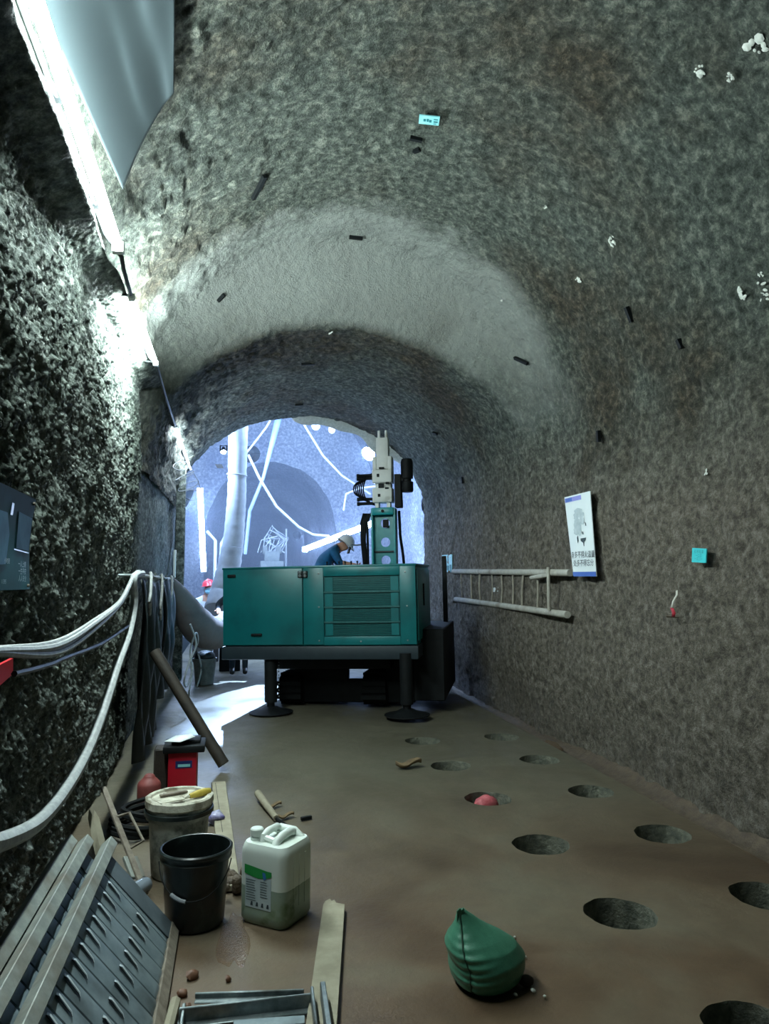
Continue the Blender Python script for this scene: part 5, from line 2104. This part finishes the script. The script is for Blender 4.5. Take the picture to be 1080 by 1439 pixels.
m.bar((.345, 2.88, .045), (.325, 2.35, .045), .02, .085)
tag(m.build('flat_bar', M['steel']), 'flat steel bar standing on edge between the metal frame and the plank', 'bar')
m = MB()
m.tube([(-.19, 2.98, .02), (-.21, 2.70, .02), (-.22, 2.5, .02)], .02, 7)
tag(m.build('mud_stick', M['wood']), 'short muddy stick at the bottom left end of the metal frame', 'stick')

# hand tool leaning on the left wall
ht = thing('post_tool', 'muddy steel hand tool with a rectangular loop handle leaning on the left wall', 'tool', (-.5, 4.3, 0))
ta, tb_ = at_y(145, 1106, 4.5), floor_at(204, 1262)
m = MB(.003, 1)
m.bar(ta, tb_ + Vector((0, 0, .02)), .035, .015, (1, -1, .5))
m.build('shaft', M['rust'], ht, world=True)
q = [ta.lerp(tb_, .30), ta.lerp(tb_, .30) + Vector((.075, 0, .02)), ta.lerp(tb_, .58) + Vector((.085, 0, .03)), ta.lerp(tb_, .60)]
m = MB()
m.tube([q[0], q[1], q[2], q[3]], .008, 7)
m.build('loop_handle', M['rust'], ht, world=True)
m = MB(.003, 1)
c = ta.lerp(tb_, .66)
m.bar(c, ta.lerp(tb_, .84), .085, .02, (1, -1, .5))
m.build('head_plate', M['rail'], ht, world=True)
for k, (a, b, lab) in enumerate((((136, 1152, 4.0), (160, 1216, 3.75), 'pale splintered lath sticking up behind the slotted panel'), ((128, 1150, 4.15), (142, 1190, 3.95), 'second shorter splintered lath left of the first, behind the panel'))):
    m = MB()
    p0, p1 = at_y(*a), at_y(*b)
    p1 = Vector((p1.x + .04, p1.y, .01))
    m.prism([(-.014, 0), (.0, -.05), (.012, -.01), (.016, (p1 - p0).length), (-.016, (p1 - p0).length)], 0, .012, Vector((1, .2, 0)), (p1 - p0).normalized(), (.1, -1, .3), p0)
    tag(m.build('splintered_lath', M['wood']), lab, 'lath')
# black cable heap at the foot of the wall
hp = []
for k in range(5):
    r = .13 + .02 * (k % 3)
    hp += [(-.60 + .02 * k + r * math.cos(a), 4.95 + .03 * k + 1.3 * r * math.sin(a), .03 + .022 * k + .012 * math.sin(2 * a)) for a in [2 * PI * i / 20 for i in range(20)]]
m = MB()
m.tube(smooth_path(hp, 2), .016, 6)
tag(m.build('cable_heap', M['rubber']), 'coiled black cable heaped at the foot of the left wall', 'cable')
m = MB()
m.lathe([(.0, 0), (.035, 0), (.038, .01), (.038, .12), (.030, .15), (.014, .17), (.014, .19), (0, .19)], 16, (-.41, 4.02, .045), rot=(PI / 2 * .95, 0, -.5))
b_ = thing('bottle', 'crumpled clear plastic bottle lying left of the open black bucket', 'bottle', (-.41, 4.02, 0))
m.build('bottle_body', M['bottle'], b_, world=True)
m = MB()
m.lathe([(.017, 0), (.017, .025), (0, .025)], 12, Vector((-.41, 4.02, .045)) + Euler((PI / 2 * .95, 0, -.5)).to_matrix() @ Vector((0, 0, .185)), rot=(PI / 2 * .95, 0, -.5))
m.build('bottle_cap', M['inkblue'], b_, world=True)
m = MB()
m.sphere((-.10, 5.02, .04), .06, 10, 7, sc=(1, .9, .6))
o = m.build('packet', M['foil'])
for v in o.data.vertices:
    v.co += Vector((random.uniform(-1, 1), random.uniform(-1, 1), random.uniform(-.5, 1))) * .012
tag(o, 'crumpled violet and white packet beside the lidded bucket', 'packet')

# stick, leaf, debris
m = MB()
p0, p1 = floor_at(362, 1124), floor_at(388, 1154)
m.tube([p0 + Vector((0, 0, .045)), (p0 + p1) / 2 + Vector((0, 0, .03)), p1 + Vector((0, 0, .018))], [.026, .024, .020], 9)
tag(m.build('round_stick', M['wood']), 'short round wooden stick on the floor behind the jerrycan', 'stick')
m = MB()
p0, p1 = p1 + Vector((0, 0, .016)), floor_at(430, 1192) + Vector((0, 0, .012))
m.tube(smooth_path([p0, p0.lerp(p1, .5) + Vector((0, .06, 0)), p1]), .010, 6)
tag(m.build('thin_rod', M['rubber']), 'thin black bent rod on the floor running behind the jerrycan', 'rod')
for lab, c, s in (('curled brown leaf-like scrap on the floor left of the far holes', floor_at(574, 1078), .11), ('small pale curled scrap beside the round stick', floor_at(385, 1135), .05), ('flat pale scrap between the stick and the dark chip', floor_at(402, 1150), .05)):
    nu = 9
    P = np.zeros((5, nu, 3))
    for j in range(5):
        for i in range(nu):
            u, v = i / (nu - 1) - .5, j / 4 - .5
            wv = .42 * math.cos(PI * u * .85)
            P[j, i] = (c.x + s * 2 * u, c.y + s * 2 * v * wv + .02 * math.sin(5 * u), .012 + s * (.5 * u * u + .9 * v * v * 1.2 + .12 * math.sin(7 * u)) + .10 * s * (u > .3))
    o = grid_object('curled_scrap', P, M['leaf'])
    o.modifiers.new('thickness', 'SOLIDIFY').thickness = .006
    tag(o, lab, 'scrap')
m = MB(.003, 1)
c = floor_at(430, 1152)
m.box(c + Vector((0, 0, .012)), (.075, .022, .022), (0, 0, .3))
tag(m.build('dark_chip', M['black']), 'small dark chip of wood on the floor beyond the jerrycan', 'chip')


def stones(cs, labels, group, mtl):
    for (c, s), label in zip(cs, labels):
        m = MB()
        m.sphere((0, 0, 0), s, 8, 6, sc=(1, .8, .6), rot=(random.random(), random.random(), random.random()))
        o = m.build('pebble', mtl)
        for v in o.data.vertices:
            v.co *= random.uniform(.8, 1.15)
        o.location = c + Vector((0, 0, s * .45))
        tag(o, label, 'stone', group)


stones([(floor_at(749, 1394), .012), (floor_at(724, 1399), .010), (floor_at(765, 1402), .010), (floor_at(723, 1318), .008), (floor_at(738, 1346), .008)], ('pale pebble just right of the dark clod by the sandbag', 'pale pebble in front of the dark clod by the sandbag', 'pale pebble furthest right of the sandbag', 'tiny white pebble on the mud behind the sandbag', 'tiny pebble touching the right flank of the sandbag'), 'pebbles by the sandbag', M['chalk'])
stones([(Vector((.0, 3.12, 0)), .016), (Vector((-.14, 3.17, 0)), .03), (Vector((-.17, 3.05, 0)), .022), (Vector((-.10, 3.02, 0)), .018), (Vector((-.05, 2.99, 0)), .015), (Vector((.05, 3.0, 0)), .013), (Vector((-.14, 2.95, 0)), .02)], ('lone small mud lump between the black bucket and the metal frame', 'largest mud lump, below the black bucket', 'mud lump nearest the floor rail of the slotted panel', 'mud lump just right of the one by the slotted panel', 'mud lump close to the back bar of the metal frame', 'smallest mud lump, by the right end of the back frame bar', 'mud lump touching the left end of the metal frame'), 'mud lumps by the panel', mat('red_mud', '#6b4a38', '#7a5844', scale=15, rough=.5))
m = MB()
m.sphere(floor_at(742, 1388) + Vector((-.0, .02, .015)), .026, 9, 6, sc=(1.2, .9, .8))
o = m.build('mud_clod', M['wetwood'])
tag(o, 'dark clod tucked against the right foot of the green sandbag', 'clod')
# muddy clump beside the jerrycan
m = MB()
for k in range(14):
    m.sphere((.02 + random.uniform(-.05, .05), 3.98 + random.uniform(-.12, .12), .02 + random.uniform(0, .05)), random.uniform(.018, .035), 7, 5)
tag(m.build('mud_heap', M['gutter']), 'small heap of dark mud between the buckets and the jerrycan', 'mud heap')

# red cloth bag inside a hole
m = MB()
m.sphere((1.80, 5.24, -.065), .085, 14, 9, sc=(1.1, .8, .8))
o = m.build('red_cloth', M['pink'])
for v in o.data.vertices:
    n = v.co.normalized()
    v.co += Vector((random.uniform(-1, 1), random.uniform(-1, 1), random.uniform(-1, 1))) * .007
tag(o, 'wet red cloth stuffed into a floor hole of the left row', 'cloth')

# ------------------------------------------------------------------ green sandbag
SB = thing('sandbag', 'plump green woven sandbag standing on the mud with a gathered peak', 'sandbag', (.965, 2.93, 0))
nv_, nt_ = 60, 72
vs, fs = [], []


def bag_point(th, v):
    """v 0 bottom to 1 peak; the peak leans to the left, the belly bulges to the right"""
    z = .28 * v
    r = float(np.interp(v, [0, .03, .08, .2, .38, .52, .63, .73, .83, .92, 1], [.100, .128, .143, .155, .156, .146, .118, .084, .054, .034, .014]))
    ex_ = 1.12 if math.cos(th) > 0 else .82
    ex_ = 1 + (ex_ - 1) * abs(math.cos(th))
    k = max(0, (v - .35) / .65)
    cx_ = .015 - .085 * k ** .9
    cy_ = -.01 * k
    flat = 1 - .22 * k
    wr = 1 + .020 * math.sin(62 * v + 2 * math.sin(2 * th)) * math.exp(-((th - 4.15) / .6) ** 2) + .01 * math.sin(3 * th + 5 * v)
    sm = math.exp(-((((th - 4.05) + PI) % (2 * PI) - PI) / .07) ** 2)
    r2 = r * wr * (1 - .06 * sm)
    return Vector((cx_ + r2 * ex_ * math.cos(th), cy_ + r2 * flat * math.sin(th), z))


for j in range(nv_):
    for k in range(nt_):
        vs.append(bag_point(2 * PI * k / nt_, j / (nv_ - 1)))
for j in range(nv_ - 1):
    fs += [(j * nt_ + k, j * nt_ + (k + 1) % nt_, (j + 1) * nt_ + (k + 1) % nt_, (j + 1) * nt_ + k) for k in range(nt_)]
fs.append(tuple(range(nt_ - 1, -1, -1)))
fs.append(tuple(range((nv_ - 1) * nt_, nv_ * nt_)))
m = MB()
m.add(vs, fs)
m.build('bag_body', M['sack'], SB, ang=60)
m = MB()
P = [bag_point(4.05, v / 24) for v in range(0, 24)]
P = [p + Vector((math.cos(4.05), math.sin(4.05), 0)) * .001 for p in P]
m.tube(P, .0045, 6)
m.build('seam', M['seam'], SB)
m = MB()
pk = bag_point(4.05, .97)
for k in range(6):
    m.tube([pk + Vector((.004 * k - .01, 0, -.03)), pk + Vector((.005 * k - .012, -.004, .012 + .004 * (k % 3)))], .004, 5)
m.build('gathered_neck', M['sack'], SB)

# ------------------------------------------------------------------ water films
M['water'] = mat('muddy_water_film', '#665442', '#6f5c49', scale=6, rough=.06, bump=.7, bscale=80, bdist=.008, spec=.6)


def puddle(label, cx, cy, rx, ry, seed, zf, lift=.004):
    rg = random.Random(seed)
    ph = [rg.uniform(0, 6.28) for _ in range(4)]
    vs, fs = [], []
    nr, nt = 8, 36
    for j in range(nr + 1):
        for k in range(nt):
            a = 2 * PI * k / nt
            f = j / nr * (1 + .20 * math.sin(2 * a + ph[0]) + .13 * math.sin(3 * a + ph[1]) + .08 * math.sin(7 * a + ph[2]))
            x, y = cx + rx * f * math.cos(a), cy + ry * f * math.sin(a)
            vs.append((x, y, zf(x, y) + lift * (1 if j < nr else -.6)))
    for j in range(nr):
        fs += [(j * nt + k, j * nt + (k + 1) % nt, (j + 1) * nt + (k + 1) % nt, (j + 1) * nt + k) for k in range(nt)]
    m = MB()
    m.add(vs, fs)
    return tag(m.build('puddle', M['water']), label, 'puddle')


def fz(x, y):
    return float(floor_z(np.array([x]), np.array([y]))[0])


puddle('glistening film of water on the mud between the black bucket and the jerrycan', .02, 3.46, .06, .30, 3, fz)
puddle('small puddle in the gutter at the foot of the right wall', 3.02, 6.85, .07, .25, 8, lambda x, y: -.055, .012)
